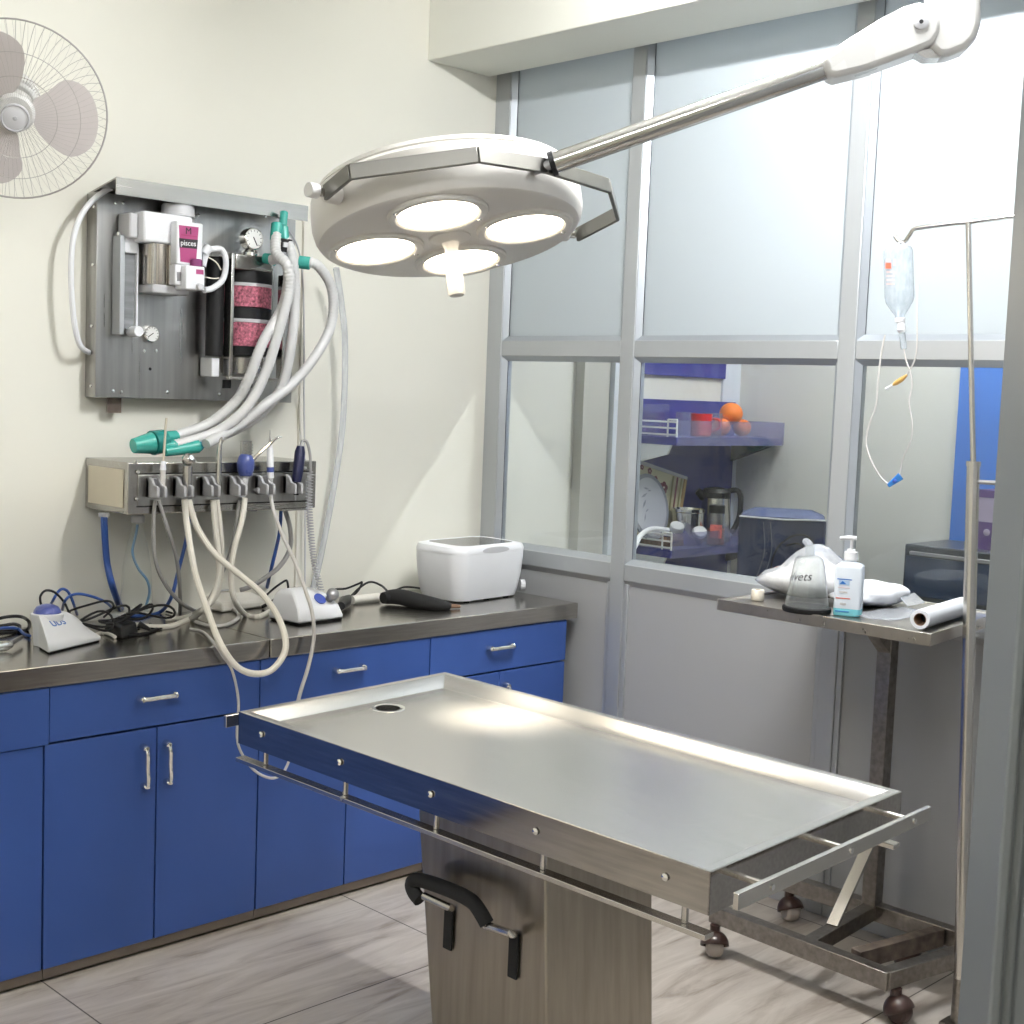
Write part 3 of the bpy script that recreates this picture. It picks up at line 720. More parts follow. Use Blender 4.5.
MB().tube(spl([at(205,277,Y=3.67),at(213,278.5,Y=3.68),at(219,278,Y=3.69)],4), .002, 6).build('tie_wire', M['tape'], vp)
# soda lime absorber
ax0,ax1,az0,az1 = rect(234,256,284,377,3.70)
ab = MB().box((ax0+.002,3.70,az1-.048),(ax1-.05,3.80,az1)).build('absorber', M['boxsteel'], pn, bevel=.004)
MB().box((ax0-.012,3.700,az0-.002),(ax0,3.74,az1)).build('clamp_strap', M['satin'], ab, bevel=.002)
MB().box((ax0-.012,3.700,az0-.012),(ax1,3.72,az0-.0025)).build('clamp_foot', M['satin'], ab, bevel=.002)
MB().box((ax1+.0005,3.706,az0-.002),(ax1+.007,3.74,az1-.05)).build('clamp_strap', M['satin'], ab, bevel=.002)
acx = (ax0+ax1)/2; ar_ = (ax1-ax0)/2-.003
def zz(y): return at(258,y,Y=3.70).z
gran = mat('pink_granules',(.42,.12,.17),.7,var=.75,scale=130,bump=.6)
def drum(name, y0, y1, m_, r): return MB().lathe([(r,zz(y1)),(r,zz(y0))], (acx,3.702+ar_,0), (0,0,1), 36).build(name, m_, ab)
drum('black_band',266,283,M['rubber'],ar_); drum('soda_lime',286.5,307,gran,ar_-.002); drum('clear_gap',283.2,286.3,M['greyl'],ar_-.001); drum('black_band',308,319,M['rubber'],ar_)
drum('clear_gap',319.2,322.6,M['greyl'],ar_-.001); drum('soda_lime',323,346.5,gran,ar_-.002); drum('black_band',347,356,M['rubber'],ar_); drum('lower_block',358,374,M['boxsteel'],ar_*.8)
MB().cyl((ax0-.042,3.745,az0+.06),(ax0-.042,3.745,az1-.015),.028,n=20).build('black_cylinder', M['rubber'], ab)
MB().box((ax0-.058,3.73,az0-.005),(ax0-.030,3.80,az0+.055)).build('valve_block', M['whitep'], ab, bevel=.003)
MB().cyl((ax0+.004,3.74,az0-.04),(ax0+.004,3.74,az0-.013),.014,n=10).build('drain_valve', M['rubber'], ab)
MB().cyl((ax0+.085,3.74,az0-.035),(ax0+.085,3.74,az0-.013),.014,n=10).build('drain_valve', M['rubber'], ab)
p = gauge(253.5,239,3.70,.034,'manometer',pn,True)
MB().lathe([(.030,0),(.030,.01),(.018,.02),(.018,.035)], (p.x+.012,3.735,az1+.0005), (0,0,1), 18).build('manometer_base', M['chrome'], ab)

# breathing circuit: corrugated hoses with teal fittings
bc = thing('breathing_circuit', 'white corrugated breathing hoses with teal connectors hanging from the wall panel', 'breathing hose', (2.45,3.6,1.38))
def hose(pts, r=.0165):
    P = spl(pts, 26); n_ = len(P)
    L_ = 0; rr = []
    for i in range(n_):
        if i: L_ += (P[i]-P[i-1]).length
        rr.append(r*(1+.05*math.sin(L_*2*PI/.012)))
    return MB().tube(P, rr, 12).build('hose', M['corr'], bc)
hose([at(271,260,Y=3.66),at(282,259,Y=3.62),at(288.5,272,Y=3.60),at(283,306,Y=3.60),at(263,342,Y=3.60),at(249,378,Y=3.62),at(235,402,Y=3.66),at(208,424,Y=3.69),at(172,437,Y=3.70)])
hose([at(277,232,Y=3.66),at(276,252,Y=3.62),at(287,266,Y=3.57),at(289,290,Y=3.57),at(279,330,Y=3.58),at(265,374,Y=3.60),at(246,408,Y=3.62),at(216,432,Y=3.65),at(172,446,Y=3.66)])
hose([at(285,238,Y=3.66),at(292,256,Y=3.63),at(295,296,Y=3.63),at(291,345,Y=3.63),at(282,386,Y=3.65),at(268,406,Y=3.67),at(246,424,Y=3.69),at(212,440,Y=3.70)])
hose([at(303,262,Y=3.66),at(318,266,Y=3.63),at(332,290,Y=3.63),at(331,325,Y=3.63),at(314,358,Y=3.63),at(292,384,Y=3.64),at(266,404,Y=3.645),at(240,424,Y=3.66),at(206,444,Y=3.62)])
def fit(a, b, r0, r1=None, m_='teal'): return MB().cyl(a, b, r0, r1, n=18).build('connector', M[m_], bc, bevel=.0015)
fit(at(264,258,Y=3.69), at(275,260,Y=3.655), .016, .019)
fit(at(299,262,Y=3.67), at(310,263.5,Y=3.645), .021)
fit(at(276,240,Y=3.655), at(277.5,224,Y=3.665), .020)
fit(at(283,226,Y=3.665), at(284,212,Y=3.675), .013)
fit(at(285,246,Y=3.65), at(283,227,Y=3.665), .017)
MB().box(at(281,238,Y=3.632), at(290,253,Y=3.645)).build('sample_port', M['rubber'], bc, bevel=.003)
MB().box(at(283.5,242,Y=3.629), at(287.5,247.5,Y=3.632)).build('port_mark', M['greyl'], bc)
MB().tube(spl([at(287,228,Y=3.67),at(297,245,Y=3.70),at(302,270,Y=3.72),at(304,320,Y=3.74),at(304,400,Y=3.82),at(305,500,Y=3.84),at(305,590,Y=3.84)],6), .0032, 6).build('sample_line', M['greyl'], bc)
# patient end lying on the delivery unit
Z0 = 1.375
p0 = at(134,449,Y=3.67); p1 = at(150,445,Y=3.67); p2 = at(172,438,Y=3.70)
fit(at(133,446,Y=3.68), at(152,443,Y=3.68), .022, .034)
fit(at(152,443,Y=3.68), at(164,441,Y=3.685), .038, .036, 'tealdark')
fit(at(163,437.5,Y=3.69), at(176,436.5,Y=3.70), .019)
fit(at(163,446.5,Y=3.665), at(176,446,Y=3.66), .019)
fit(at(165,452,Y=3.655), at(198,446,Y=3.65), .014, .022)
MB().ball(at(197,446,Y=3.655), .024, (1,.8,.8)).build('pressure_bulb', mat('teal_blue_plastic',(.03,.30,.42),.25), bc)

# oxygen supply hose from hood to panel side, and translucent scavenging tube
t = MB().tube(spl([at(122,184,Y=3.80),at(105,191,Y=3.80),at(86,208,Y=3.795),at(74,235,Y=3.79),at(71,275,Y=3.79),at(74,320,Y=3.79),at(80,345,Y=3.80),at(89,352.5,X=1.992)],6), .0085, 10).build('supply_hose', M['whitep'])
tag(t, 'white supply hose looping out of the left side of the wall panel', 'hose')
t = MB().tube(spl([at(336,268,Y=3.74),at(341,300,Y=3.76),at(345,345,Y=3.78),at(343,420,Y=3.80),at(335,480,Y=3.82),at(322,550,Y=3.83),at(311,598,Y=3.83)],6), .0115, 10).build('scavenging_tube', M['bag'])
tag(t, 'limp translucent tube hanging down the wall right of the steel panel', 'tube')
p = at(303,285,Y=WY-.004)
t = MB().box((p.x-.006,WY-.012,.861),(p.x+.006,WY-.0005,p.z+.25)).build('cable_conduit', M['whitehose'])
tag(t, 'thin white conduit running straight down the cream wall to the worktop', 'conduit')
# ------------------------------------------------------------------ instrument delivery unit on the wall
DY = 3.61; DX0, DX1, DZ0, DZ1 = 2.0, at(316,480,Y=3.61).x, 1.214, 1.368
du = thing('delivery_unit', 'long steel wall box with a row of six grey instrument holders', 'instrument unit', ((DX0+DX1)/2,WY,DZ0))
MB().box((DX0,DY,DZ0),(DX1,WY-.0005,DZ1)).build('body', M['boxsteel'], du, bevel=.003)
MB().box((DX0-.003,DY+.022,DZ0+.018),(DX0-.0002,WY-.025,DZ1-.022)).build('side_panel', M['beige'], du, bevel=.0015)
MB().box((DX0+.032,DY-.004,DZ0+.026),(DX1-.02,DY-.0003,DZ1-.036)).build('front_panel', M['panelsteel'], du, bevel=.0015)
MB().box((DX0+.030,DY-.002,DZ1-.035),(DX1-.018,DY-.0002,DZ1-.0315)).build('seam', M['rubber'], du)
MB().box((DX0+.030,DY-.002,DZ0+.0215),(DX1-.018,DY-.0002,DZ0+.025)).build('seam', M['rubber'], du)
for (x,y) in ((136,462),(138,472),(137,499),(195,461),(305,468),(304,460),(168,478),(197,478),(308,497)):
    MB().lathe([(.0065,0),(.005,.0035),(.0005,.004)], at(x,y,Y=DY-.0042), (0,-1,0), 10).build('screw', M['chrome'], du)
HZ0, HZ1 = at(150,497,Y=DY).z, at(150,477,Y=DY).z
for xb in (145,172,199,226,254,282):
    x0 = at(xb,487,Y=DY).x
    pr = [(DY-.0045,HZ0),(DY-.0045,HZ1),(DY-.022,HZ1+.002),(DY-.036,HZ1-.006),(DY-.046,HZ1-.020),(DY-.066,HZ1-.024),(DY-.070,HZ1-.030),(DY-.070,HZ0+.003)]
    h = MB().box((x0,DY-.024,HZ0),(x0+.034,DY-.0045,HZ1-.002)).build('holder', M['dull'], du, bevel=.002)
    for a in (0,.025): MB().prism([(x0+a,y,z) for y,z in pr], (.009,0,0)).build('holder_prong', M['greyp'], h, bevel=.002)
for x in (229,255.5): MB().lathe([(.006,0),(.006,.014),(.010,.016),(.010,.026),(.0005,.028)], at(x,490,Y=DY-.004), (0,-1,0), 14).build('valve_knob', M['greyp'], du)
a = at(242,456,Y=3.70); b = at(252,441,Y=3.70)
rk = MB().box((a.x,3.70,DZ1),(b.x,3.712,b.z)).build('hose_clip', M['satin'], du, bevel=.001)
for i in range(5): MB().box((a.x+.012,3.694,DZ1+.010+i*.009),(b.x,3.6995,DZ1+.014+i*.009)).build('clip_tooth', M['satin'], rk)
for (x,y) in ((104,512),(138,514),(252,511),(190,513)):
    p = at(x,y,Y=3.70); MB().cyl((p.x,3.70,DZ0-.012),(p.x,3.70,DZ0-.0005),.016,n=14).build('outlet', M['bag'], du)
MB().box((at(281,500,Y=DY).x,DY-.006,DZ0-.006),(DX1-.035,DY+.03,DZ0-.0005)).build('lower_bar', M['satin'], du, bevel=.001)

YH = 3.572
def loc0(p): return (p.x, p.y, p.z)
CT = TOP + .002
def inst(name, label, cat, px, py):
    p = at(px,py,Y=YH); return thing(name, label, cat, loc0(p), 'instruments in the wall holders')
def line(pts, r, n=8, k=6): return MB().tube(spl(pts,k), r, n)
def A(x, y, Y): return at(x, y, Y=Y)
def Zc(x, y, z=.86, up_=.006): p = at(x, y, Z=z+up_); return p
# 1 suction wand
t = inst('suction_wand', 'thin pale suction wand standing in the leftmost holder of the steel wall box', 'dental instrument', 163,486)
MB().tube([A(162.5,488,YH),A(163,470,YH)], .008, 12).build('grip', M['greyhose2'], t)
MB().tube([A(163,470,YH),A(163.4,461,YH)], [.010,.006], 12).build('valve', M['whitep'], t)
MB().tube([A(163.4,461,YH),A(166.4,418,YH)], .0035, 8).build('tube', M['beige'], t)
line([A(155,500,3.60),A(153.5,520,3.60),A(155,558,3.60),A(164,582,3.62),A(180,602,3.64),Zc(195,611)], .0062).build('hose', M['greyhose'], t)
line([A(158.5,500,3.60),A(167,527,3.60),A(176,556,3.62),A(180,590,3.66),Zc(180,614)], .0062).build('hose', M['greyhose'], t)
# 2 micromotor
t = inst('air_motor_handpiece', 'stubby steel handpiece whose long white hose loops below the worktop edge', 'dental instrument', 187,486)
MB().tube([A(187.6,496,YH),A(187.4,478,YH),A(187.6,466,YH)], [.011,.0145,.0145], 14).build('body', M['satin'], t)
MB().ball(A(188.5,459.5,YH), .021, (1,.95,.9)).build('head', M['satin'], t)
MB().cyl(A(189.5,458.5,YH-.01), A(191.5,457.5,YH-.02), .007, n=10).build('chuck', M['chrome'], t)
line([A(184.5,499,3.58),A(187,525,3.57),A(195,572,3.50),A(208,612,3.38),A(220,643,3.272),A(235,665,3.25),A(252,673.5,3.25),A(270,671,3.25),A(283,656,3.255),A(285.5,640,3.27),A(278,617,3.33),A(262,594,3.42),A(240,575,3.48),A(215,554,3.53),A(197,527,3.57),A(188.5,500,3.58)], .0098, 10).build('hose', M['whitehose'], t)
# 3 turbine
t = inst('turbine_handpiece', 'tall slim steel handpiece with a bent tip between the stubby motor and the blue bulb', 'dental instrument', 218,486)
MB().tube([A(218.3,496,YH),A(218.6,470,YH),A(219.2,452,YH),A(220.2,444,YH),A(221.5,440,YH)], [.0085,.0090,.0075,.0065,.007], 12).build('body', M['satin'], t)
MB().cyl(A(220.8,439,YH), A(223,440.5,YH), .0075, n=10).build('tip', M['satin'], t)
line([A(213,500,3.59),A(215.5,530,3.59),A(219,568,3.58),A(214,594,3.58),A(203,610,3.56),Zc(190,619),Zc(170,626.5),Zc(150,627),Zc(128,624)], .0095, 10).build('hose', M['whitehose'], t)
line([A(217,500,3.60),A(220.5,530,3.60),A(222,566,3.61),A(218,592,3.62),A(207,606,3.62),Zc(194,614),Zc(182,618),Zc(166,619)], .0080, 10).build('hose', M['whitehose'], t)
# 4 air/water syringe with blue bulb
t = inst('three_way_syringe', 'chrome nozzle syringe with a round blue bulb in the fourth holder from the left', 'dental instrument', 245,490)
MB().tube([A(243,497,YH),A(244.5,482,YH),A(245.2,474,YH)], [.008,.010,.012], 12).build('handle', M['greyl'], t)
P = spl([A(245.2,476,YH),A(245.4,471,YH),A(245.6,464,YH),A(246,458,YH),A(246.5,454.5,YH)],5); n_ = len(P)
MB().tube(P, [.011+.0165*math.sin(PI*(.12+.80*i/(n_-1))) for i in range(n_)], 16).build('bulb', M['blueknob'], t)
MB().tube(spl([A(252,460,YH-.01),A(263,450,YH-.02),A(276,438.5,YH-.03),A(282,436.5,YH-.035)],6), [.0075-.0003*i for i in range(19)], 10).build('nozzle', M['chrome'], t)
line([A(245,498,3.59),A(242,520,3.58),A(234,550,3.58),A(231,578,3.58),A(235,601,3.58),Zc(246,615),Zc(258,617),Zc(270,611.5),Zc(284,604)], .0092, 10).build('hose', M['whitehose'], t)
line([A(239,500,3.60),A(236,525,3.60),A(229,556,3.63),A(218,582,3.68),Zc(206,605)], .0055).build('hose', M['greyhose'], t)
# 5 scaler handpiece
t = inst('scaler_handpiece', 'upright white scaler handpiece with a needle tip, fifth holder from the left', 'dental instrument', 270,490)
MB().tube([A(270.5,478,YH),A(270.2,462,YH),A(270,450,YH),A(269.9,443,YH)], [.0105,.0115,.0095,.006], 14).build('body', M['whitep'], t)
MB().tube([A(270.4,472,YH),A(270.35,467,YH)], .0118, 14).build('ring', M['blueknob'], t)
MB().tube([A(269.9,443,YH),A(269.7,436,YH),A(270,430,YH)], [.005,.002,.001], 8).build('tip', M['satin'], t)
MB().tube([A(270.6,497,YH),A(270.5,478,YH)], .008, 10).build('strain_relief', M['greyl'], t)
line([A(270.6,496,3.57),A(274,512,3.55),A(282,534,3.52),A(295,562,3.42),A(306,592,3.32),A(312,612,3.285),A(314,636,3.275),A(309,664,3.27),A(301,690,3.27),A(298,702,3.27)], .0060, 8).build('hose', M['greyhose2'], t)
# 6 navy motor pen
t = inst('curing_pen', 'dark navy pen handpiece in the rightmost holder with a coiled grey cord', 'dental instrument', 298,490)
MB().tube([A(296.5,482,YH),A(298,470,YH),A(300,452,YH),A(300.6,446,YH)], [.015,.0175,.0170,.0115], 14).build('body', M['navy'], t)
MB().tube([A(296.2,495,YH),A(296.5,482,YH)], [.008,.012], 12).build('nose', M['rubber'], t)
MB().tube([A(295.7,500,YH),A(296.2,495,YH)], .003, 8).build('tip', M['greyp'], t)
line([A(300.6,447,YH),A(302.5,441,YH),A(307,442.5,YH-.005),A(310,455,YH-.01),A(310.5,472,YH-.01)], .0045).build('lead', M['greyhose'], t)
cp = spl([A(310.5,472,YH-.01),A(309,500,YH-.01),A(311,535,YH),A(315,566,3.53),A(321,590,3.49)], 60); pts = []
L_ = 0
for i, p in enumerate(cp):
    if i: L_ += (cp[i]-cp[i-1]).length
cum = 0; turns = 42; res_ = 10
import bisect
cl = [0]
for i in range(1,len(cp)): cl.append(cl[-1]+(cp[i]-cp[i-1]).length)
for j in range(turns*res_+1):
    s_ = cl[-1]*j/(turns*res_); i = min(max(bisect.bisect_right(cl, s_)-1,0), len(cp)-2)
    f_ = (s_-cl[i])/max(1e-9,cl[i+1]-cl[i]); p = cp[i].lerp(cp[i+1], f_)
    a_ = 2*PI*j/res_; pts.append(p+V((math.cos(a_)*.0095, math.sin(a_)*.0095, 0)))
MB().tube(pts, .0021, 5).build('coiled_cord', M['greyp'], t)

# bottle hanging under the unit
bt = thing('water_bottle', 'clear tapered water bottle hanging under the left end of the steel wall box', 'bottle', loc0(V((A(137,560,3.70).x,3.70,A(137,611,3.70).z))))
bx = A(137,560,3.70).x; zb = A(137,611,3.70).z
MB().lathe([(.0005,zb),(.042,zb),(.047,zb+.006),(.047,zb+.05),(.043,zb+.13),(.032,zb+.20),(.020,zb+.245),(.016,zb+.262),(.015,DZ0-.035)], (bx,3.70,0), (0,0,1), 32).build('body', M['bottle'], bt)
MB().cyl((bx,3.70,DZ0-.034),(bx,3.70,DZ0-.0125),.021,n=20).build('cap', M['greyl'], bt, bevel=.002)
line([(bx,3.70,DZ0-.04),A(136,534,3.70),A(132.5,552,3.70),A(138,568,3.70),A(147,580,3.69),A(149.5,592,3.69),A(146,606,3.695)], .0042).build('dip_tube', M['ltblue'], bt)
# loose supply lines
def cable(label, pts, r, m_, name='cable', k=6, group=None):
    o = line(pts, r, 8, k).build(name, M[m_]); return tag(o, label, 'cable' if 'hose' not in name else 'hose', group)
cable('thick blue hose from the left underside of the steel wall box down to the worktop', [V((A(104,520,3.72).x,3.72,DZ0-.013)),A(104.5,530,3.72),A(107,562,3.74),A(113,588,3.74),Zc(122,612,up_=.012)], .0105, 'bluehose', 'air_hose')
cable('dark blue cable descending behind the looping white hose then running left along the worktop', [V((A(190,515,3.76).x,3.76,DZ0-.013)),A(186,540,3.76),A(178,572,3.76),A(171,598,3.76),Zc(160,612),Zc(140,616),Zc(110,614),Zc(85,613)], .0060, 'bluehose')
cable('straight blue hose falling from the right end of the steel wall box', [A(281,511,3.74),A(279,535,3.74),A(271,570,3.76),Zc(265,597)], .0060, 'bluehose', 'air_hose')
cable('grey hose curving from the right end of the steel wall box leftwards', [A(285,510,3.66),A(290,528,3.66),A(290,548,3.67),A(280,566,3.68),A(262,580,3.70),A(250,587,3.72),A(240,590,3.74)], .0078, 'greyhose', 'grey_hose')
cable('grey hose coiled flat on the worktop beside the flat white box', [Zc(205,610),Zc(222,608),Zc(236,611),Zc(238,618),Zc(226,625),Zc(210,626),Zc(196,622)], .0066, 'greyhose2', 'grey_hose')
cable('thin pale cable running over the worktop edge and curling under the table corner', [Zc(190,629,up_=.004),Zc(203,632,up_=.004),A(214,643,3.300),A(222,655,3.285),A(231,668,3.28),A(236,685,3.28),A(238.5,705,3.28),A(237,735,3.28),A(241,752,3.28),A(254,770,3.28),A(270,778,3.28),A(282,774,3.27),A(290,758,3.27),A(291.5,745,3.27)], .0042, 'greyhose2')
cable('short white lead poking out behind the white device with pale blue knob', [Zc(90,637),Zc(101,633),Zc(109,634),Zc(115,637)], .0055, 'whitehose')
# cables at the left of the counter
cable('black cable looping high above the pale blue knob', [Zc(75,621),A(69,612,3.72),A(64,602,3.72),A(55,592.5,3.70),A(46,590.5,3.70),A(40.5,596,3.70),A(41,604,3.70),A(45,611,3.70),Zc(48,615)], .0036, 'black')
cable('blue cable arching twice behind the white device with pale blue knob', [Zc(46,612),A(52,602,3.74),A(58,592,3.74),A(63,589,3.74),A(69,593,3.74),A(74,605,3.74),Zc(78,617)], .0042, 'bluehose')
cable('blue cable arching from the white device with pale blue knob towards the black adapter', [Zc(62,614),A(64,603,3.72),A(70,596,3.72),A(80,594,3.72),A(95,597.5,3.72),A(107,603,3.70),Zc(114,611)], .0042, 'bluehose')
cable('black cable running across to the black adapter', [Zc(65,614),A(72,610,3.68),A(88,605,3.68),A(104,601,3.68),A(112,602.5,3.66),A(113,608,3.66),Zc(104,617,up_=.03)], .0034, 'black')
cable('black cable lying from the black adapter along the wall to the hoses', [Zc(122,616,up_=.03),Zc(138,612),Zc(152,611.5),Zc(164,611),Zc(172,613)], .0034, 'black')
cable('black cable trailing flat in front of the black adapter', [Zc(128,636,up_=.004),Zc(140,634,up_=.004),Zc(150,632,up_=.004),Zc(157,628,up_=.004),Zc(150,624,up_=.004)], .0040, 'black')
cable('thin black cable between adapter and hoses, lowest on the worktop', [Zc(118,634,up_=.004),Zc(140,627,up_=.004),Zc(158,629,up_=.004),Zc(172,625,up_=.004),Zc(176,621)], .0030, 'black')
ad_ = thing('power_adapter', 'black power adapter lying in tangled leads on the left worktop', 'power adapter', loc0(at(122,634,Z=TOP)))
q0, q1, q2 = at(103,633,Z=TOP), at(122,640,Z=TOP), at(139,634,Z=TOP); q3 = q0+(q2-q1)
MB().hexa([q0,q1,q2,q3],[p+V((0,0,.038)) for p in (q0.lerp(q2,.08),q1.lerp(q3,.08),q2.lerp(q0,.08),q3.lerp(q1,.08))]).build('body', M['black'], ad_, bevel=.008)
MB().tube([q2+V((0,0,.03)), q2+V((.03,-.01,.012))], [.010,.005], 10).build('plug', M['black'], ad_)
for i in range(5):
    c = (q0+q2)/2+V((.045*(i-2),.01*((i*3)%4-1.5),.046+.003*i)); rr_ = .048+.010*((i*2)%3); w_ = .9*i
    MB().tube([c+V((math.cos(a*2*PI/20)*rr_*1.15,math.sin(a*2*PI/20)*rr_*.5,max(-.042,.020*math.sin(a*2*PI/20+w_)+.010*math.sin(a*4*PI/20+i)))) for a in range(20)], .0038, 6, closed=True).build('coiled_lead', M['black'], ad_)
bl = thing('cable_coil', 'coil of black cable at the left edge of the worktop', 'cable', loc0(at(12,632,Z=TOP)))
line([Zc(-25,630),A(-5,620,3.66),A(10,616.5,3.66),A(22,617,3.64),A(29,622,3.60),Zc(28,629),Zc(20,631),Zc(8,630),Zc(-20,634)], .0048).build('loop', M['black'], bl)
line([Zc(-20,628),Zc(0,626,up_=.012),Zc(14,624,up_=.014),Zc(20,627),Zc(14,632),Zc(-10,634,up_=.01)], .0048).build('loop', M['black'], bl)
line([Zc(-20,631,up_=.016),Zc(4,628,up_=.02),Zc(18,629,up_=.012),Zc(24,634),Zc(30,636)], .0046).build('loop', M['bluehose'], bl)
sg = thing('steel_handpiece', 'polished steel handpiece lying at the left edge of the worktop', 'dental instrument', loc0(at(2,647,Z=TOP)))
pa, pb = at(-30,650,Z=TOP+.017), at(12,645,Z=TOP+.016)
MB().tube([pa, pa.lerp(pb,.5), pa.lerp(pb,.85), pb], [.014,.016,.014,.007], 16).build('body', M['chrome'], sg)
MB().tube([pb+V((-.004,0,.004)), at(22,637,Z=TOP+.02)], [.008,.006], 10).build('neck', M['dull'], sg)

# white device with pale blue knob
class Loft(MB):
    def loft(s, rings):
        b = len(s.v); n_ = len(rings[0])
        for r in rings: s.v += [V(p) for p in r]
        for i in range(len(rings)-1):
            for j in range(n_):
                k = (j+1) % n_; s.f.append((b+i*n_+j,b+i*n_+k,b+(i+1)*n_+k,b+(i+1)*n_+j))
        s.f.append(tuple(b+j for j in reversed(range(n_)))); s.f.append(tuple(b+(len(rings)-1)*n_+j for j in range(n_)))
        return s
P0, P1, P2 = at(38.6,648.6,Z=TOP), at(48.4,654.5,Z=TOP), at(101,641.5,Z=TOP)
P3 = P0+(P2-P1)*.93
dpt = P0-P1; wid = P2-P1
sd_ = thing('scaler_unit', 'white wedge shaped device with a pale blue knob on the left worktop', 'dental device', loc0((P1+P2)/2))
def sh(u, v):
    """height of the sloping top, u left to right, v front to back"""
    back = .078*(1 if u < .40 else max(0, 1-((u-.40)/.62)**1.7))+.012
    k = v**.8
    return .012+(back-.012)*k
nu, nv = 24, 10; mb = MB(); sk = 1.05
def ft(u, v): return P1+wid*u*(1-.04*v)+dpt*v*sk
top_ = [[ft(i/nu,j/nv)+V((0,0,sh(i/nu,j/nv)+.004)) for j in range(nv+1)] for i in range(nu+1)]
for i in range(nu):
    for j in range(nv): mb.quad(top_[i][j],top_[i+1][j],top_[i+1][j+1],top_[i][j+1])
g0 = lambda p: V((p.x,p.y,TOP+.004))
edge = [top_[i][0] for i in range(nu+1)]+[top_[nu][j] for j in range(1,nv+1)]+[top_[i][nv] for i in range(nu-1,-1,-1)]+[top_[0][j] for j in range(nv-1,0,-1)]
for i in range(len(edge)):
    p, q = edge[i], edge[(i+1)%len(edge)]; mb.quad(p,q,g0(q),g0(p))
mb.quad(*[g0(p) for p in edge])
mb.build('body', M['whitep'], sd_, bevel=.003, ang=50)
MB().hexa([ft(.02,.03)+V((0,0,.0005)),ft(.97,.03)+V((0,0,.0005)),ft(.97,.97)+V((0,0,.0005)),ft(.02,.97)+V((0,0,.0005))],[ft(.02,.03)+V((0,0,.0038)),ft(.97,.03)+V((0,0,.0038)),ft(.97,.97)+V((0,0,.0038)),ft(.02,.97)+V((0,0,.0038))]).build('foot', M['rubber'], sd_)
kc = ft(.20,1.15)+V((0,0,.088))
MB().lathe([(.036,-.088+.001),(.040,-.03),(.045,-.004),(.045,.002),(.040,.004)], kc, (0,0,1), 32).build('knob_rim', M['whitep'], sd_)
MB().lathe([(.038,.004),(.036,.011),(.029,.021),(.015,.027),(.0005,.029)], kc, (0,0,1), 32).build('knob', M['paleknob'], sd_, ang=60)
tc_ = top_[7][6]; xd_ = top_[9][6]-top_[5][6]; yd_ = top_[7][7]-top_[7][5]; nn_ = xd_.cross(yd_).normalized()
text('logo', 'UDS', M['blueink'], sd_, tc_+nn_*.001, xd_, yd_, .030, .0005)
# middle device with the coiled cord
B0, B1 = at(299,626,Z=TOP), at(343,620,Z=TOP); u_ = (B1-B0).normalized(); bv = V((-u_.y,u_.x,0))
mu = thing('motor_unit', 'white sloped control box with a blue disc and grey knob, below the coiled cord', 'dental device', loc0((B0+B1)/2))
w_ = (B1-B0).length
rings = []
for (z, i0, i1, fr2, bk2) in ((.006,0,0,0,.15),(.018,0,0,-.002,.15),(.05,.006,.008,.012,.148),(.085,.020,.032,.050,.142),(.098,.032,.052,.074,.135),(.101,.045,.07,.09,.12)):
    rings.append([B0+u_*i0+bv*fr2+V((0,0,z)), B1-u_*i1+bv*fr2+V((0,0,z)), B1-u_*i1+bv*bk2+V((0,0,z)), B0+u_*i0+bv*bk2+V((0,0,z))])
Loft().loft(rings).build('body', M['whitep'], mu, bevel=.006, ang=50)
MB().hexa([B0+bv*.004+u_*.004+V((0,0,.0005)),B1+bv*.004-u_*.004+V((0,0,.0005)),B1+bv*.14-u_*.004+V((0,0,.0005)),B0+bv*.14+u_*.004+V((0,0,.0005))],[B0+bv*.002+V((0,0,.006)),B1+bv*.002+V((0,0,.006)),B1+bv*.145+V((0,0,.006)),B0+bv*.145+V((0,0,.006))]).build('foot', M['rubber'], mu)
nf = (V((0,0,.035))-bv*-.038).normalized(); nf = (-bv*.035+V((0,0,.038))).normalized()
c1 = B0+u_*(w_*.60)+bv*.033+V((0,0,.070))
MB().lathe([(.0005,.001),(.021,.001),(.021,.003),(.0005,.003)], c1+nf*.002, nf, 24).build('blue_disc', M['bluep'], mu)
c2 = B0+u_*(w_*.80)+bv*.030+V((0,0,.066))
MB().lathe([(.012,0),(.014,.014),(.020,.020),(.021,.032),(.016,.040),(.0005,.043)], c2, nf, 20).build('grey_knob', M['dull'], mu, ang=50)
# flat white box behind
G0, G1 = at(222,613,Z=TOP), at(268,607,Z=TOP); u2 = (G1-G0).normalized(); b2 = V((-u2.y,u2.x,0)); w2 = (G1-G0).length
fb = thing('flat_control_box', 'flat pale box against the wall behind the white hoses', 'dental device', loc0((G0+G1)/2))
Loft().loft([[G0+V((0,0,.001)),G1+V((0,0,.001)),G1+b2*.14+V((0,0,.001)),G0+b2*.14+V((0,0,.001))],[G0+V((0,0,.03)),G1+V((0,0,.025)),G1+b2*.14+V((0,0,.045)),G0+b2*.14+V((0,0,.05))],[G0+u2*.02+b2*.05+V((0,0,.050)),G1-u2*.02+b2*.05+V((0,0,.040)),G1+b2*.13-u2*.02+V((0,0,.056)),G0+b2*.13+u2*.02+V((0,0,.062))]]).build('body', M['whitehose'], fb, bevel=.008, ang=50)
MB().obox(G0+u2*(w2*.4)+b2*.09+V((0,0,.060)), u2*.03, b2*.02, (0,0,.0018)).build('lid_panel', M['greyl'], fb)
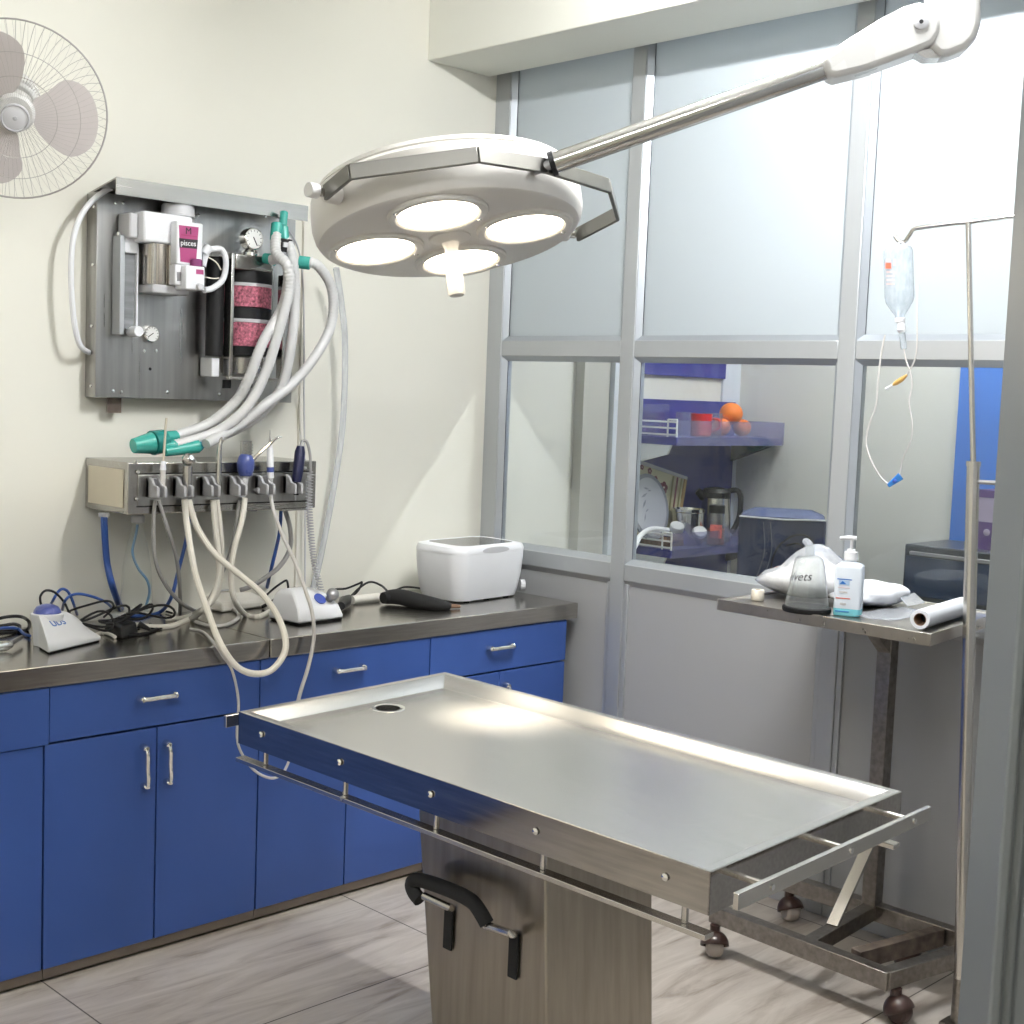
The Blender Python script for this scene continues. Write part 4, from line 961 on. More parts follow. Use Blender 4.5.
# black leads around the middle
cable('black lead kinked up behind the flat pale box', [Zc(262,600),A(272,590,3.78),A(283,582,3.78),A(287,581,3.78),A(288.5,590,3.78),Zc(289,598),Zc(276,603)], .0038, 'black')
cable('black lead lying between the flat pale box and the white sloped control box', [Zc(262,607),Zc(270,603,up_=.02),Zc(280,598,up_=.03),Zc(286,602)], .0060, 'black')
cable('black lead looping from behind the white sloped control box to the black case', [Zc(326,600),A(334,590,3.80),A(346,588.5,3.80),A(358,584,3.80),A(362,582.5,3.80),A(357,592,3.78),Zc(346,600)], .0040, 'black')
cable('black lead arching from the black plug to the black case, right of the looping lead', [Zc(347,601,up_=.02),A(354,593,3.76),A(364,584.5,3.76),A(372,582,3.76),A(382,586,3.76),Zc(388,592,up_=.025)], .0040, 'black')
cable('black lead lying behind the black case', [Zc(396,590,up_=.02),A(405,587,3.78),A(418,588,3.78),Zc(426,590)], .0038, 'black')
pg = thing('mains_plug', 'black plug lying behind the white sloped control box', 'plug', loc0(at(345,605,Z=TOP)))
MB().tube([at(341,606,Z=TOP+.02),at(345,602,Z=TOP+.024),at(349,597,Z=TOP+.024)], [.014,.022,.009], 12).build('body', M['black'], pg)
pc_ = thing('instrument_case', 'soft black case lying in front of the white ultrasonic cleaner', 'case', loc0(at(420,604,Z=TOP)))
P = spl([at(387,597,Z=TOP+.026),at(400,597,Z=TOP+.030),at(418,601,Z=TOP+.024),at(436,604,Z=TOP+.020),at(450,606,Z=TOP+.012)],6)
n_ = len(P); mb = MB(); mb.tube(P, [.012+.016*math.sin(PI*min(1,.25+.75*i/(n_-1))) for i in range(n_)], 14)
mb.build('sleeve', M['foam'], pc_)
MB().tube([at(383,598,Z=TOP+.026),at(388,597.5,Z=TOP+.026)], [.020,.024], 14).build('end_cap', M['rubber'], pc_)
MB().tube([at(449,606,Z=TOP+.011),at(460,606.5,Z=TOP+.008)], [.009,.006], 10).build('tip', M['card'], pc_)
wp_ = MB().tube([at(352,600,Z=TOP+.016),at(379,597,Z=TOP+.016)], .015, 14).build('pipe_offcut', M['whitehose'])
tag(wp_, 'short white pipe lying against the wall behind the black case', 'pipe')

# ultrasonic cleaner
U0, U1 = at(462,603.5,Z=TOP), at(519,596,Z=TOP); u3 = (U1-U0).normalized(); 
uc = thing('ultrasonic_cleaner', 'white rounded ultrasonic cleaner with a smoky lid at the end of the worktop', 'ultrasonic cleaner', loc0((U0+U1)/2))
u3 = V((math.cos(.10),math.sin(.10),0)); b3 = V((-u3.y,u3.x,0))
Cc = at(481,588,Z=TOP); 
def rr_ring(c, hw, hd, r, z, n_=6):
    out = []
    for (sx,sy,a0) in ((1,1,0),(-1,1,PI/2),(-1,-1,PI),(1,-1,1.5*PI)):
        for i in range(n_+1):
            a = a0+PI/2*i/n_; x_ = sx*(hw-r)+r*math.cos(a); y_ = sy*(hd-r)+r*math.sin(a)
            out.append(c+u3*x_+b3*y_+V((0,0,z)))
    return out
hw3, hd3 = .198, .122
Cc = V(((U0.x+U1.x)/2,0,TOP)); 
fc = U1 - u3*.158; Cc = V((fc.x,fc.y,TOP)) + b3*hd3*.90
rings = [rr_ring(Cc,hw3*.86,hd3*.86,.05,.006), rr_ring(Cc,hw3*.90,hd3*.90,.05,.03), rr_ring(Cc,hw3*.96,hd3*.96,.055,.09), rr_ring(Cc,hw3,hd3,.06,.150),rr_ring(Cc,hw3,hd3,.06,.176)]
Loft().loft(rings).build('body', M['whitep'], uc, ang=40)
def lidring(k, z0, sl_): 
    r = rr_ring(Cc, hw3*k, hd3*k, .06*k, 0); 
    return [p+V((0,0,z0+sl_*((p-Cc).dot(b3)))) for p in r]
Loft().loft([rr_ring(Cc,hw3*1.005,hd3*1.005,.06,.1768), rr_ring(Cc,hw3*1.005,hd3*1.005,.06,.186), lidring(.97,.200,.02), lidring(.80,.206,.02), lidring(.78,.203,.02)]).build('lid', M['whitep'], uc, ang=40)
Loft().loft([lidring(.77,.2025,.02), lidring(.775,.2045,.02)]).build('lid_window', mat('smoky_lid',(.10,.10,.105),.12), uc)
ha = Cc-b3*(hd3*1.0)+V((0,0,.188))
P = [ha+u3*(.075*math.cos(a))+V((0,0,.013*math.sin(a)-.004)) for a in [PI*i/10 for i in range(11)]]+[ha+u3*(.075*math.cos(a))+V((0,0,-.010*math.sin(a)-.004)) for a in [PI-PI*i/10 for i in range(1,10)]]
MB().prism([p-b3*.001 for p in P], b3*.006).build('lid_grip', M['greyl'], uc)
for k in (-.11,0,.11): MB().cyl(Cc-b3*.085+u3*k+V((0,0,.0005)), Cc-b3*.085+u3*k+V((0,0,.0075)), .012, n=12).build('foot', M['rubber'], uc)
sc2 = Cc+u3*(hw3*.80)-b3*(hd3*.80)+V((0,0,.04)); nd = (u3*.75-b3*.66).normalized()
MB().lathe([(.022,0),(.022,.016),(.018,.018),(.018,.010),(.0005,.010)], sc2+nd*.012, nd, 20).build('socket', M['greyl'], uc)
MB().lathe([(.0165,.0105),(.012,.013),(.0005,.013)], sc2+nd*.012, nd, 16).build('socket_core', M['dull'], uc)
MB().tube([Cc+u3*(hw3*.97)+b3*.02+V((0,0,.03)),Cc+u3*(hw3*1.1)+b3*.0+V((0,0,.028))], .020, 14).build('drain_spout', M['whitehose'], uc)
# ------------------------------------------------------------------ instrument trolley
tr = thing('instrument_trolley', 'steel instrument trolley with a cantilevered tray and an open base on four casters', 'trolley', (3.4,1.95,0))
TZ = 1.05
tq = [(3.12,1.632),(3.64,1.70),(3.64,2.298),(3.12,2.292)]
mb = MB()
ins = [(3.135,1.648),(3.625,1.714),(3.625,2.283),(3.135,2.277)]
lo = [V((x,y,TZ-.028)) for x,y in tq]; hi = [V((x,y,TZ+.004)) for x,y in tq]; hi2 = [V((x,y,TZ+.004)) for x,y in ins]; fl_ = [V((x,y,TZ)) for x,y in [(x+(.004 if x<3.3 else -.004), y+(.004 if y<2 else -.004)) for x,y in ins]]
b = 0; mb.v = lo+hi+hi2+fl_
for k in range(4):
    j = (k+1)%4; mb.f += [(k,j,4+j,4+k),(4+k,4+j,8+j,8+k),(8+k,8+j,12+j,12+k)]
mb.f += [(12,13,14,15),(3,2,1,0)]
mb.build('tray', M['traysteel'], tr, bevel=.0012)
cx0, cy0 = 3.57, 2.0
BZ = .118; bh = .05
def beam_(a, b_, w_=.04, h_=.05, m_='trolley', name='base_rail'): return MB().bar(V((*a,BZ)), V((*b_,BZ)), w_, h_).build(name, M[m_], tr, bevel=.002)
beam_((3.185,2.297),(3.165,1.705)); beam_((3.575,2.325),(3.575,1.62)); beam_((3.195,cy0-.03),(3.565,cy0),.04,.045,name='cross_rail')
beam_((3.160,1.722),(3.59,1.640),.04,.047)
beam_((3.215,1.84),(3.55,1.77),.035,.05,'oldrust','rusted_plate')
MB().bar((cx0,cy0,BZ),(cx0,cy0,TZ-.03),.045,.045,(1,0,0)).build('column', M['trolley'], tr, bevel=.002)
br0 = at(833,919,Z=.125); br1 = at(872,855,X=cx0-.022)
MB().bar((3.32,cy0-.02,.140),(cx0-.022,cy0,.345),.034,.012).build('brace', M['satin'], tr, bevel=.001)
MB().prism([(cx0-.022,cy0-.02,TZ-.029),(cx0-.022,cy0-.02,.90),(cx0-.17,cy0-.02,TZ-.029)], (0,.04,0)).build('gusset', M['trolley'], tr)
for k, (x,y) in enumerate(((3.165,2.272),(3.575,2.29),(3.19,1.700),(3.52,1.86))):
    st_ = MB().cyl((x,y,.072),(x,y,.0925),.015,n=10).build('caster_stem', M['wheel'], tr)
    wd = V((math.cos(2.3+k*.4),math.sin(2.3+k*.4),0)); ctr = V((x,y,.0345))+V((-wd.y,wd.x,0))*.012
    wh = MB().lathe([(.0005,-.024),(.022,-.024),(.031,-.016),(.034,0),(.031,.016),(.022,.024),(.0005,.024)], ctr, wd, 24).build('caster_wheel', M['wheelpale'] if k in (0,1) else M['wheel'], tr)
    hood = MB(); 
    for i in range(9):
        pass
    pts_h = []
    u_h = V((-wd.y,wd.x,0))
    mbh = MB()
    tl_ = (V((0,0,1))-u_h*.55).normalized(); ta, tb2, _ = basis(tl_)
    mbh.grid(lambda a, c_: ctr+V((0,0,.002))+(ta*math.cos(2*PI*a)+tb2*math.sin(2*PI*a))*(.0405*math.sin(PI*.52*c_+.001))+tl_*(.0405*math.cos(PI*.52*c_+.001)), 20, 8)
    mbh.build('caster_hood', M['wheel'], wh, solid=.003)

# ------------------------------------------------------------------ IV pole
def ivp(x,y,X=3.30): return at(x,y,X=X)
iv = thing('iv_stand', 'thin steel drip pole in a thicker tube beside the trolley tray', 'drip stand', (3.30,1.58,0))
pb_ = V((3.30,1.580,.131)); pt = ivp(973.3,466)
MB().tube([pb_, pt], .0165, 18).build('outer_tube', M['satin'], iv)
MB().cyl(pt, pt+V((0,0,.012)), .0185, n=18).build('tube_collar', M['satin'], iv)
pu = ivp(968.3,222)
MB().tube([pt, pu], .0072, 12).build('inner_rod', M['satin'], iv)
cb = pt+(pb_-pt).normalized()*.04
MB().tube([cb, cb+V((.02,-.075,.0))], .006, 10).build('clamp_arm', M['dull'], iv)
kb = cb+V((.02,-.075,0))
MB().tube([kb+V((0,0,-.012)), kb+V((0,0,.030))], .011, 12).build('clamp_screw', M['satin'], iv)
MB().tube([kb+V((0,0,-.01)), kb+V((0,-.02,-.09))], .007, 10).build('clamp_lever', M['satin'], iv)
MB().tube(spl([ivp(895,236),ivp(898.5,240.5),ivp(904,242),ivp(909,236),ivp(913.5,229.5),ivp(922,227.5),ivp(945,224.5),pu,ivp(1000,218),ivp(1030,214)],6), .0058, 10).build('hook_arm', M['satin'], iv)
# foot joining the tube to the trolley rail
MB().box((3.26,1.565,.0),(3.34,1.612,.012)).build('foot_plate', M['trolley'], iv, bevel=.002)
MB().tube([(3.30,1.58,.012),pb_], .0175, 18).build('lower_tube', M['trolley'], iv)
# IV bottle and line
XI = 3.295
def ii(x,y): return at(x,y,X=XI)
ib = thing('iv_bottle', 'clear drip bottle with a small red printed label hanging from the pole hook', 'drip bottle', loc0(ii(899,300)))
top_, bot_ = ii(898,247), ii(900,318)
ax_ = (bot_-top_); L_ = ax_.length; ax_ = ax_.normalized()
def flat_lathe(prof, o, ax, su, sv, n=28):
    mb = MB(); u_ = V((0,-1,0)); u_ = (u_-ax*u_.dot(ax)).normalized(); w_ = ax.cross(u_)
    for r, h in prof:
        for j in range(n):
            a = 2*PI*j/n; mb.v.append(V(o)+ax*h+u_*(math.cos(a)*r*su)+w_*(math.sin(a)*r*sv))
    for i in range(len(prof)-1):
        for j in range(n): k = (j+1)%n; mb.f.append((i*n+j,i*n+k,(i+1)*n+k,(i+1)*n+j))
    mb.f.append(tuple(reversed(range(n)))); mb.f.append(tuple((len(prof)-1)*n+j for j in range(n)))
    return mb
W_ = .041
flat_lathe([(.001,0),(W_*.85,.002),(W_*.98,.010),(W_,.02),(W_,L_*.70),(W_*.92,L_*.78),(W_*.62,L_*.88),(W_*.35,L_*.96),(W_*.30,L_)], top_, ax_, 1, .7).build('bottle', M['milky'], ib)
MB().tube(spl([ii(897,247.5),ii(899,242.5),ii(903,243),ii(904,247.5)],5), .0025, 6).build('hanger', M['whitep'], ib)
cn = at(900,322,X=XI); MB().tube([bot_, cn], [.014,.013], 14).build('cap', M['whitep'], ib)
MB().tube([ii(901,322),ii(901.5,330),ii(902,333)], [.009,.012,.007], 12).build('drip_spike', M['whitep'], ib)
MB().tube([ii(902,333),ii(904,349)], .0085, 12).build('drip_chamber', M['milky'], ib)
def lab(x0,y0,x1,y1,m_,name):
    d_ = (EYE-ii(890,270)).normalized(); p = at(x0,y0,X=XI)+d_*.034; q = at(x1,y0,X=XI)+d_*.034; r = at(x1,y1,X=XI)+d_*.034; s_ = at(x0,y1,X=XI)+d_*.034
    MB().prism([p,q,r,s_], d_*.0006).build(name, m_, ib)
lab(885.5,263,891,268.5,M['chromered'],'red_mark'); lab(886,259,891,262,M['greyp'],'grey_print'); lab(893.5,259,896,266,M['greyp'],'grey_print')
for i in range(4): lab(886.5,271.5+i*4,894.5,272.4+i*4,mat('pale_red_print',(.65,.35,.30),.6),'fine_print')
line([ii(904,349),ii(906,360),ii(910,372),ii(912,386),ii(909,402),ii(912,422),ii(911,440),ii(903,458),ii(900,472),ii(899,477)], .0022, 6).build('drip_line', M['greyhose2'], ib)
line([ii(899,478),ii(890,484),ii(880,476),ii(870,458),ii(866,440),ii(870,422),ii(876,405),ii(878,380),ii(881,355),ii(885,335)], .0022, 6).build('drip_line', M['greyhose2'], ib)
line([ii(918,285),ii(917,310),ii(917,345),ii(914,362),ii(907,374)], .0022, 6).build('drip_line', M['greyhose2'], ib)
MB().tube([ii(907,375),ii(902,379),ii(896,383),ii(893,385)], [.003,.0065,.0065,.003], 10).build('injection_port', mat('amber_rubber',(.55,.33,.10),.5), ib)
MB().tube([ii(893,385),ii(886,389)], .004, 8).build('port_tip', M['whitep'], ib)
a_, b_ = ii(888,486), ii(901,476); d_ = (b_-a_).normalized(); n_ = (EYE-a_).normalized(); s2_ = d_.cross(n_)
MB().prism([a_-s2_*.006,b_-s2_*.012,b_+s2_*.012,a_+s2_*.006], n_*.012).build('roller_clamp', mat('clamp_blue',(.04,.22,.62),.35), ib, bevel=.002)
MB().lathe([(.006,-.003),(.006,.003)], (a_+b_)/2+n_*.013, s2_, 14).build('roller', M['bluep'], ib)

# ------------------------------------------------------------------ things on the tray
TT = TZ+.0012
def tz(x,y,h=0): return at(x,y,Z=TT+h)
p = tz(757.5,600)
t = thing('tape_roll', 'small cream roll of tape at the left end of the steel tray', 'tape roll', loc0(p))
MB().lathe([(.010,0),(.018,0),(.0185,.001),(.0185,.029),(.018,.030),(.010,.030),(.010,0)], p, (0,0,1), 28).build('roll', M['tape'], t)
MB().lathe([(.0085,.002),(.0098,.002),(.0098,.029),(.0085,.029),(.0085,.002)], p, (0,0,1), 24).build('core', M['card'], t)
# anaesthesia face mask: clear cone standing on its black rubber diaphragm
p = tz(806.5,611.5)
t = thing('anesthesia_mask', 'clear cone shaped animal face mask standing on its black rubber rim on the tray', 'face mask', loc0(p))
MB().lathe([(.061,.012),(.060,.016),(.055,.045),(.047,.095),(.0415,.132),(.038,.145),(.031,.151),(.014,.154),(.012,.166),(.012,.182),(.0105,.182),(.0105,.166),(.012,.152),(.030,.149),(.0365,.143),(.040,.131),(.0455,.095),(.0535,.045),(.0585,.016),(.061,.012)], p, (0,0,1), 40).build('cone', M['clear'], t)
MB().lathe([(.0005,.0005),(.064,.0005),(.066,.004),(.066,.013),(.060,.016),(.056,.0155),(.0005,.012)], p, (0,0,1), 40).build('rubber_rim', M['rubber'], t)
# lettering wrapped on the cone
lt = text('lettering', 'elvets', M['ink'], t, p+V((0,0,.075)), (1,0,0), (0,0,1), .032, .0002, .25)
vd = (EYE-p); base_a = math.atan2(vd.y,vd.x)
mw = V(lt.location)
for v in lt.data.vertices:
    lx = v.co.x; lz = v.co.z; r_ = .0502-.165*(lz+.10*lx+.023-.075)+.0022
    ang_ = base_a-.62+(lx)/.047; v.co = V((math.cos(ang_)*r_, math.sin(ang_)*r_, lz+.10*lx+.023))
# cotton bag
def blob(fn_c, nu=28, nv=14): pass
c0 = tz(800,592)
t = thing('cotton_bag', 'white cotton wool in a knotted clear bag leaning behind the cone mask', 'bag', loc0(tz(795,600)))
ca, cb_ = at(761,590,X=3.40), at(846,590,X=3.40); dirx = V((0,-1,0)); 
cen = V((3.40,(ca.y+cb_.y)/2,TT)); hl = (ca.y-cb_.y)/2
def bagshape(scale, seedz, peak):
    mb = MB(); nu, nv = 30, 16
    def fn(a, c):
        th = 2*PI*a; ph = PI*(c-.5)
        x_ = math.cos(ph)*math.cos(th); y_ = math.cos(ph)*math.sin(th); z_ = math.sin(ph)
        nn = mnoise.noise(V((x_*1.7,y_*1.7,z_*1.7+seedz)))*.16
        q = V((x_*.085, y_*hl*1.0, z_*.045+.043))*(1+nn)*1.0
        if q.z < .002: q.z = .002
        # drawn up towards the knot
        up_ = max(0, 1-((q.y+hl*.55)/(hl*1.0))**2) if peak else 0
        q.z += max(0,z_)*up_*peak
        return cen+V((q.x*scale, q.y*scale, q.z*scale if scale<1 else q.z))
    mb.grid(fn, nu, nv); return mb
bagshape(.93, 2.3, .055).build('cotton', M['cotton'], t, ang=180)
bagshape(1.03, 2.3, .085).build('film', M['bag'], t, ang=180)
kn = at(812,545,X=cen.x)
MB().tube(spl([at(812,562,X=cen.x),at(811,552,X=cen.x),at(808,543,X=cen.x),at(804,541,X=cen.x)],5), [.020-.0008*i for i in range(16)], 10).build('knot', M['bag'], t)
MB().tube(spl([at(813,556,X=cen.x),at(817,547,X=cen.x),at(822,552,X=cen.x),at(824,560,X=cen.x)],5), .009, 8).build('knot_tail', M['bag'], t)
# second flat pack
t = thing('cotton_pack', 'flat white pack of cotton gauze behind the pump bottle', 'gauze pack', loc0(tz(862,600)))
pk = V((3.46, tz(866,600).y-.040, TT))
def pack(a,c):
    th = 2*PI*a; ph = PI*(c-.5); q = lambda v_, e: math.copysign(abs(v_)**e, v_)
    x_ = q(math.cos(ph),.5)*q(math.cos(th),.6); y_ = q(math.cos(ph),.5)*q(math.sin(th),.6); z_ = q(math.sin(ph),.8)
    nn = mnoise.noise(V((x_*2,y_*2,z_*2)))*.12
    return pk+V((x_*.11*(1+nn), y_*.095*(1+nn), .031+z_*.030*(1+nn)))
MB().grid(pack, 32, 14).build('gauze', M['paper'], t, ang=180)
MB().prism([pk+V((.02,-.085,.03)),pk+V((.10,-.09,.034)),pk+V((.09,-.13,.012)),pk+V((.0,-.125,.008))], (0,0,.0015)).build('wrapper_end', M['bag'], t)
# hand sanitiser
p = tz(847.5,615)
vd = V(((EYE-p).x,(EYE-p).y,0)).normalized(); fx = V((-vd.y,vd.x,0)); 
ang_ = math.radians(8); fx = (fx*math.cos(ang_)+vd*math.sin(ang_)); fy = V((-fx.y,fx.x,0))    # fx screen right, fy away
t = thing('sanitizer_bottle', 'square white pump bottle with pale blue liquid at the bottom', 'pump bottle', loc0(p))
def sq(hw_, hd_, r_, z_):
    out = []
    for (sx,sy,a0) in ((1,1,0),(-1,1,PI/2),(-1,-1,PI),(1,-1,1.5*PI)):
        for i in range(5):
            a = a0+PI/2*i/4; out.append(p+fx*(sx*(hw_-r_)+r_*math.cos(a))+fy*(sy*(hd_-r_)+r_*math.sin(a))+V((0,0,z_)))
    return out
hw_, hd_ = .0365, .026
Loft().loft([sq(hw_*.97,hd_*.97,.010,.0005),sq(hw_,hd_,.010,.004),sq(hw_,hd_,.010,.020),]).build('liquid_band', M['liquid'], t, ang=40)
Loft().loft([sq(hw_,hd_,.010,.0201),sq(hw_,hd_,.010,.128),sq(hw_*.96,hd_*.95,.011,.136),sq(hw_*.75,hd_*.8,.012,.142),sq(.017,.017,.0165,.145),sq(.015,.015,.0148,.150)]).build('body', mat('translucent_bottle',(.66,.72,.80),.35,var=.02), t, ang=40)
bz_ = p+V((0,0,.1505))
MB().lathe([(.018,0),(.018,.021),(.016,.023),(.011,.0235),(.011,.029),(.0005,.030)], bz_, (0,0,1), 24).build('collar', M['whitep'], t)
MB().cyl(bz_+V((0,0,.030)), bz_+V((0,0,.055)), .004, n=10).build('pump_stem', M['greyl'], t)
MB().tube([bz_+fx*.012+V((0,0,.059)), bz_-fx*.010+V((0,0,.059)), bz_-fx*.032+V((0,0,.056))], [.006,.0065,.0045], 10).build('pump_spout', M['whitep'], t)
fr = p-fy*(hd_+.0006)
def stripe(x0,x1,z0,z1,m_,name,d=.0005): MB().prism([fr+fx*x0+V((0,0,z0)),fr+fx*x1+V((0,0,z0)),fr+fx*x1+V((0,0,z1)),fr+fx*x0+V((0,0,z1))], -fy*d).build(name, m_, t)
lpale = mat('pale_blue_print',(.40,.55,.75),.5)
stripe(-.029,.010,.098,.1005,M['blueink'],'label_line'); stripe(-.024,.004,.084,.096,lpale,'logo_patch'); 
MB().prism([fr+fx*-.022+V((0,0,.086))-fy*.0006,fr+fx*-.004+V((0,0,.087))-fy*.0006,fr+fx*-.014+V((0,0,.095))-fy*.0006], -fy*.0004).build('logo_mark', M['blueink'], t)
stripe(-.026,.006,.076,.0775,mat('pale_red_line',(.62,.45,.48),.6),'label_line'); stripe(-.022,.0,.062,.067,M['greyl'],'label_line')
stripe(-.030,.008,.047,.049,M['chromered'],'label_line'); stripe(-.018,-.002,.030,.036,M['greyl'],'label_line'); stripe(-.030,.007,.011,.0135,M['blueink'],'label_line')
# paper roll
ra, rb = at(920,619.5,Z=TT+.026), at(966,601,Z=TT+.026)
ra = V((3.17,ra.y,TT+.0262)); rb = V((3.50,1.742,TT+.0262))
ra.y = at(920,617,X=3.17).y
t = thing('paper_roll', 'roll of white paper towel with a brown core at the right end of the tray', 'paper roll', (ra.x,ra.y,TT))
dr_ = (rb-ra).normalized(); Lr = (rb-ra).length
MB().lathe([(.0165,0),(.025,0),(.0255,.001),(.0255,Lr-.001),(.025,Lr),(.0165,Lr),(.0165,0)], ra, dr_, 32).build('paper', M['paper'], t)
MB().lathe([(.0145,.001),(.0163,.001),(.0163,Lr-.001),(.0145,Lr-.001),(.0145,.001)], ra, dr_, 24).build('core', M['card'], t)
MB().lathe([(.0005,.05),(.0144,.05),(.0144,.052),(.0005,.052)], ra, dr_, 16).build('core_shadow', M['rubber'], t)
t = MB().grid(lambda a,c: V((3.20+.26*a, 1.93-.13*c-.02*a, TT+.0015+.004*abs(math.sin(a*7+c*5)))), 14, 10).build('plastic_sheet', M['bag'], solid=.0006)
tag(t, 'crumpled clear plastic sheet lying flat between pump bottle and paper roll', 'plastic sheet')

# ------------------------------------------------------------------ kitchen behind the glass
KY = WY; KX = BX-5.42; SX1 = BX-.02; YS = at(782,440,X=SX1).y; DYS = YS-3.60
def kx(x, y, Y): return at(x, y, Y=Y)
bd = MB().box((4.5,KY-.018,.70),(at(732.5,470,Y=KY-.018).x,KY-.0005,at(690,400.5,Y=KY-.02).z)).build('wall_board', M['board'], bevel=.001); tag(bd, 'tall dark blue board on the kitchen wall behind the two shelves', 'wall board')
q = at(690,398,Y=KY-.02)
for v in (): pass
zb0 = at(733,403,Y=KY-.02).z
bd.location.z += 0
zt = at(725,379,Y=KY-.02).z
bd2 = MB().box((4.5,KY-.018,zt),(at(726,379,Y=KY-.02).x,KY-.0005,zt+.40)).build('wall_board', M['board'], bevel=.001); tag(bd2, 'blue board high on the kitchen wall above the upper shelf', 'wall board')
def shelf(label, z, x0, x1, yf, bracket=True):
    t = thing('wall_shelf', label, 'shelf', (x1,KY,z), 'corner shelves on the kitchen wall')
    MB().box((x0,yf,z-.035),(x1,KY-.019,z)).build('shelf_board', M['board'], t, bevel=.002)
    g = MB(); g.box((x0+.004,yf-.006,z-.035),(x1,yf-.0005,z+.072)); g.build('front_guard', M['acrylic'], t)
    MB().box((x1+.0005,yf-.006,z-.03),(x1+.006,KY-.03,z+.072)).build('end_guard', M['acrylic'], t)
    r = MB()
    for zz_ in (.010,.038,.064): r.tube([(x0-.006,yf-.004,z+zz_),(x0-.006,KY-.03,z+zz_)], .0045, 6)
    r.tube([(x0-.006,yf-.004,z+.0),(x0-.006,yf-.004,z+.074)], .0045, 6); r.tube([(x0-.006,yf+.045,z+.0),(x0-.006,yf+.045,z+.074)], .0045, 6)
    r.tube([(x0-.006,yf-.004,z+.074),(x0-.006,yf+.045,z+.074)], .0045, 6)
    r.build('wire_rail', M['wirewhite'], t)
    MB().prism([(x0+.002,yf+.03,z-.0355),(x0+.002,KY-.02,z-.0355),(x0+.002,KY-.02,z-.13),(x0+.002,yf+.05,z-.075)], (.012,0,0)).build('side_bracket', M['whitep'], t)
    MB().prism([(x1-.04,yf+.03,z-.0355),(x1-.04,KY-.02,z-.0355),(x1-.04,KY-.02,z-.12)], (.03,0,0)).build('end_bracket', M['black'], t)
    return t
ZS1 = at(730,443,X=5.0).z; 
XS0 = at(677,430,Y=YS).x
ZS1 = at(690,437.5,Y=YS).z
shelf('upper blue kitchen shelf with oranges and a red mug behind its clear guard', ZS1, XS0, SX1, YS)
ZS2 = at(700,548,Y=YS).z
shelf('lower blue kitchen shelf carrying the kettle and jars', ZS2, XS0, SX1, YS)
def ky(x, y, z): return at(x, y, Z=z)
def orange(px, py, Y, z, r, label):
    p = at(px,py,Y=Y); t = thing('orange', label, 'fruit', (p.x,Y,z), 'oranges on the kitchen shelf')
    MB().ball((p.x,Y,z+r*.96), r, (1,1,.94), 22, 14).build('peel', M['orange'], t); MB().cyl((p.x,Y,z+r*1.86),(p.x,Y,z+r*1.91),.004,n=8).build('stalk_button', M['card'], t)
zt1 = ZS1+.001
orange(721,430,(3.74+DYS),zt1,.043,'left of the two oranges low behind the clear guard of the upper shelf')
orange(742,430,(3.73+DYS),zt1,.042,'right of the two oranges low behind the clear guard of the upper shelf')
pz = zt1+.052
orange(731,415,(3.735+DYS),pz,.054,'orange on top of two others on the upper kitchen shelf')
p = at(701,428,Y=(3.70+DYS))
t = thing('mug', 'shiny red mug on the upper kitchen shelf', 'mug', (p.x,(3.70+DYS),zt1))
MB().lathe([(.0005,0),(.040,0),(.045,.006),(.048,.10),(.045,.10),(.042,.008),(.0005,.008)], (p.x,(3.70+DYS),zt1), (0,0,1), 28).build('cup', M['red'], t)
MB().tube(spl([(p.x+.03,(3.70+DYS)-.036,zt1+.08),(p.x+.045,(3.70+DYS)-.062,zt1+.075),(p.x+.045,(3.70+DYS)-.065,zt1+.04),(p.x+.03,(3.70+DYS)-.035,zt1+.022)],5), .006, 8).build('handle', M['red'], t)
for (x,lab_) in ((685,'clear glass cup at the left end of the upper kitchen shelf'),(712,'clear glass cup between the red mug and the oranges')):
    p = at(x,428,Y=(3.76+DYS) if x<700 else (3.68+DYS)); yy = p.y
    t = thing('glass_cup', lab_, 'glass', (p.x,yy,zt1), 'clear cups on the kitchen shelf')
    MB().lathe([(.0005,.001),(.036,.001),(.042,.008),(.045,.105),(.042,.105),(.039,.012),(.0005,.010)], (p.x,yy,zt1), (0,0,1), 24).build('cup', M['clear'], t)
    MB().tube(spl([(p.x+.03,yy-.030,zt1+.088),(p.x+.043,yy-.054,zt1+.080),(p.x+.043,yy-.056,zt1+.045),(p.x+.03,yy-.030,zt1+.028)],5), .005, 8).build('handle', M['clear'], t)
p = at(656,410,Y=(3.83+DYS))
t = MB().box((at(645,410,Y=(3.80+DYS)).x,(3.79+DYS),zt1),(at(668,410,Y=(3.80+DYS)).x,(3.84+DYS),zt1+.135)).build('glass_box', M['clear'], bevel=.004); tag(t,'low clear container at the back left of the upper kitchen shelf','container')
# lower shelf contents
zt2 = ZS2+.001
p = at(715,520,Y=(3.755+DYS))
t = thing('kettle', 'steel electric kettle with a black lid and handle on the lower kitchen shelf', 'kettle', (p.x,(3.755+DYS),zt2))
kh = at(715,487,Y=(3.755+DYS)).z-zt2
MB().lathe([(.0005,.0),(.070,.0),(.073,.01),(.072,kh*.05+.01)], (p.x,(3.755+DYS),zt2), (0,0,1), 32).build('base', M['black'], t)
MB().lathe([(.072,kh*.05+.0105),(.070,kh*.45),(.062,kh*.80)], (p.x,(3.755+DYS),zt2), (0,0,1), 32).build('body', M['satin'], t)
MB().lathe([(.064,kh*.80+.0005),(.066,kh*.90),(.055,kh*.97),(.0005,kh)], (p.x,(3.755+DYS),zt2), (0,0,1), 32).build('lid', M['black'], t)
hd2 = (CR*1.0); hd2 = V((hd2.x,hd2.y,0)).normalized(); c_ = V((p.x,(3.755+DYS),zt2))
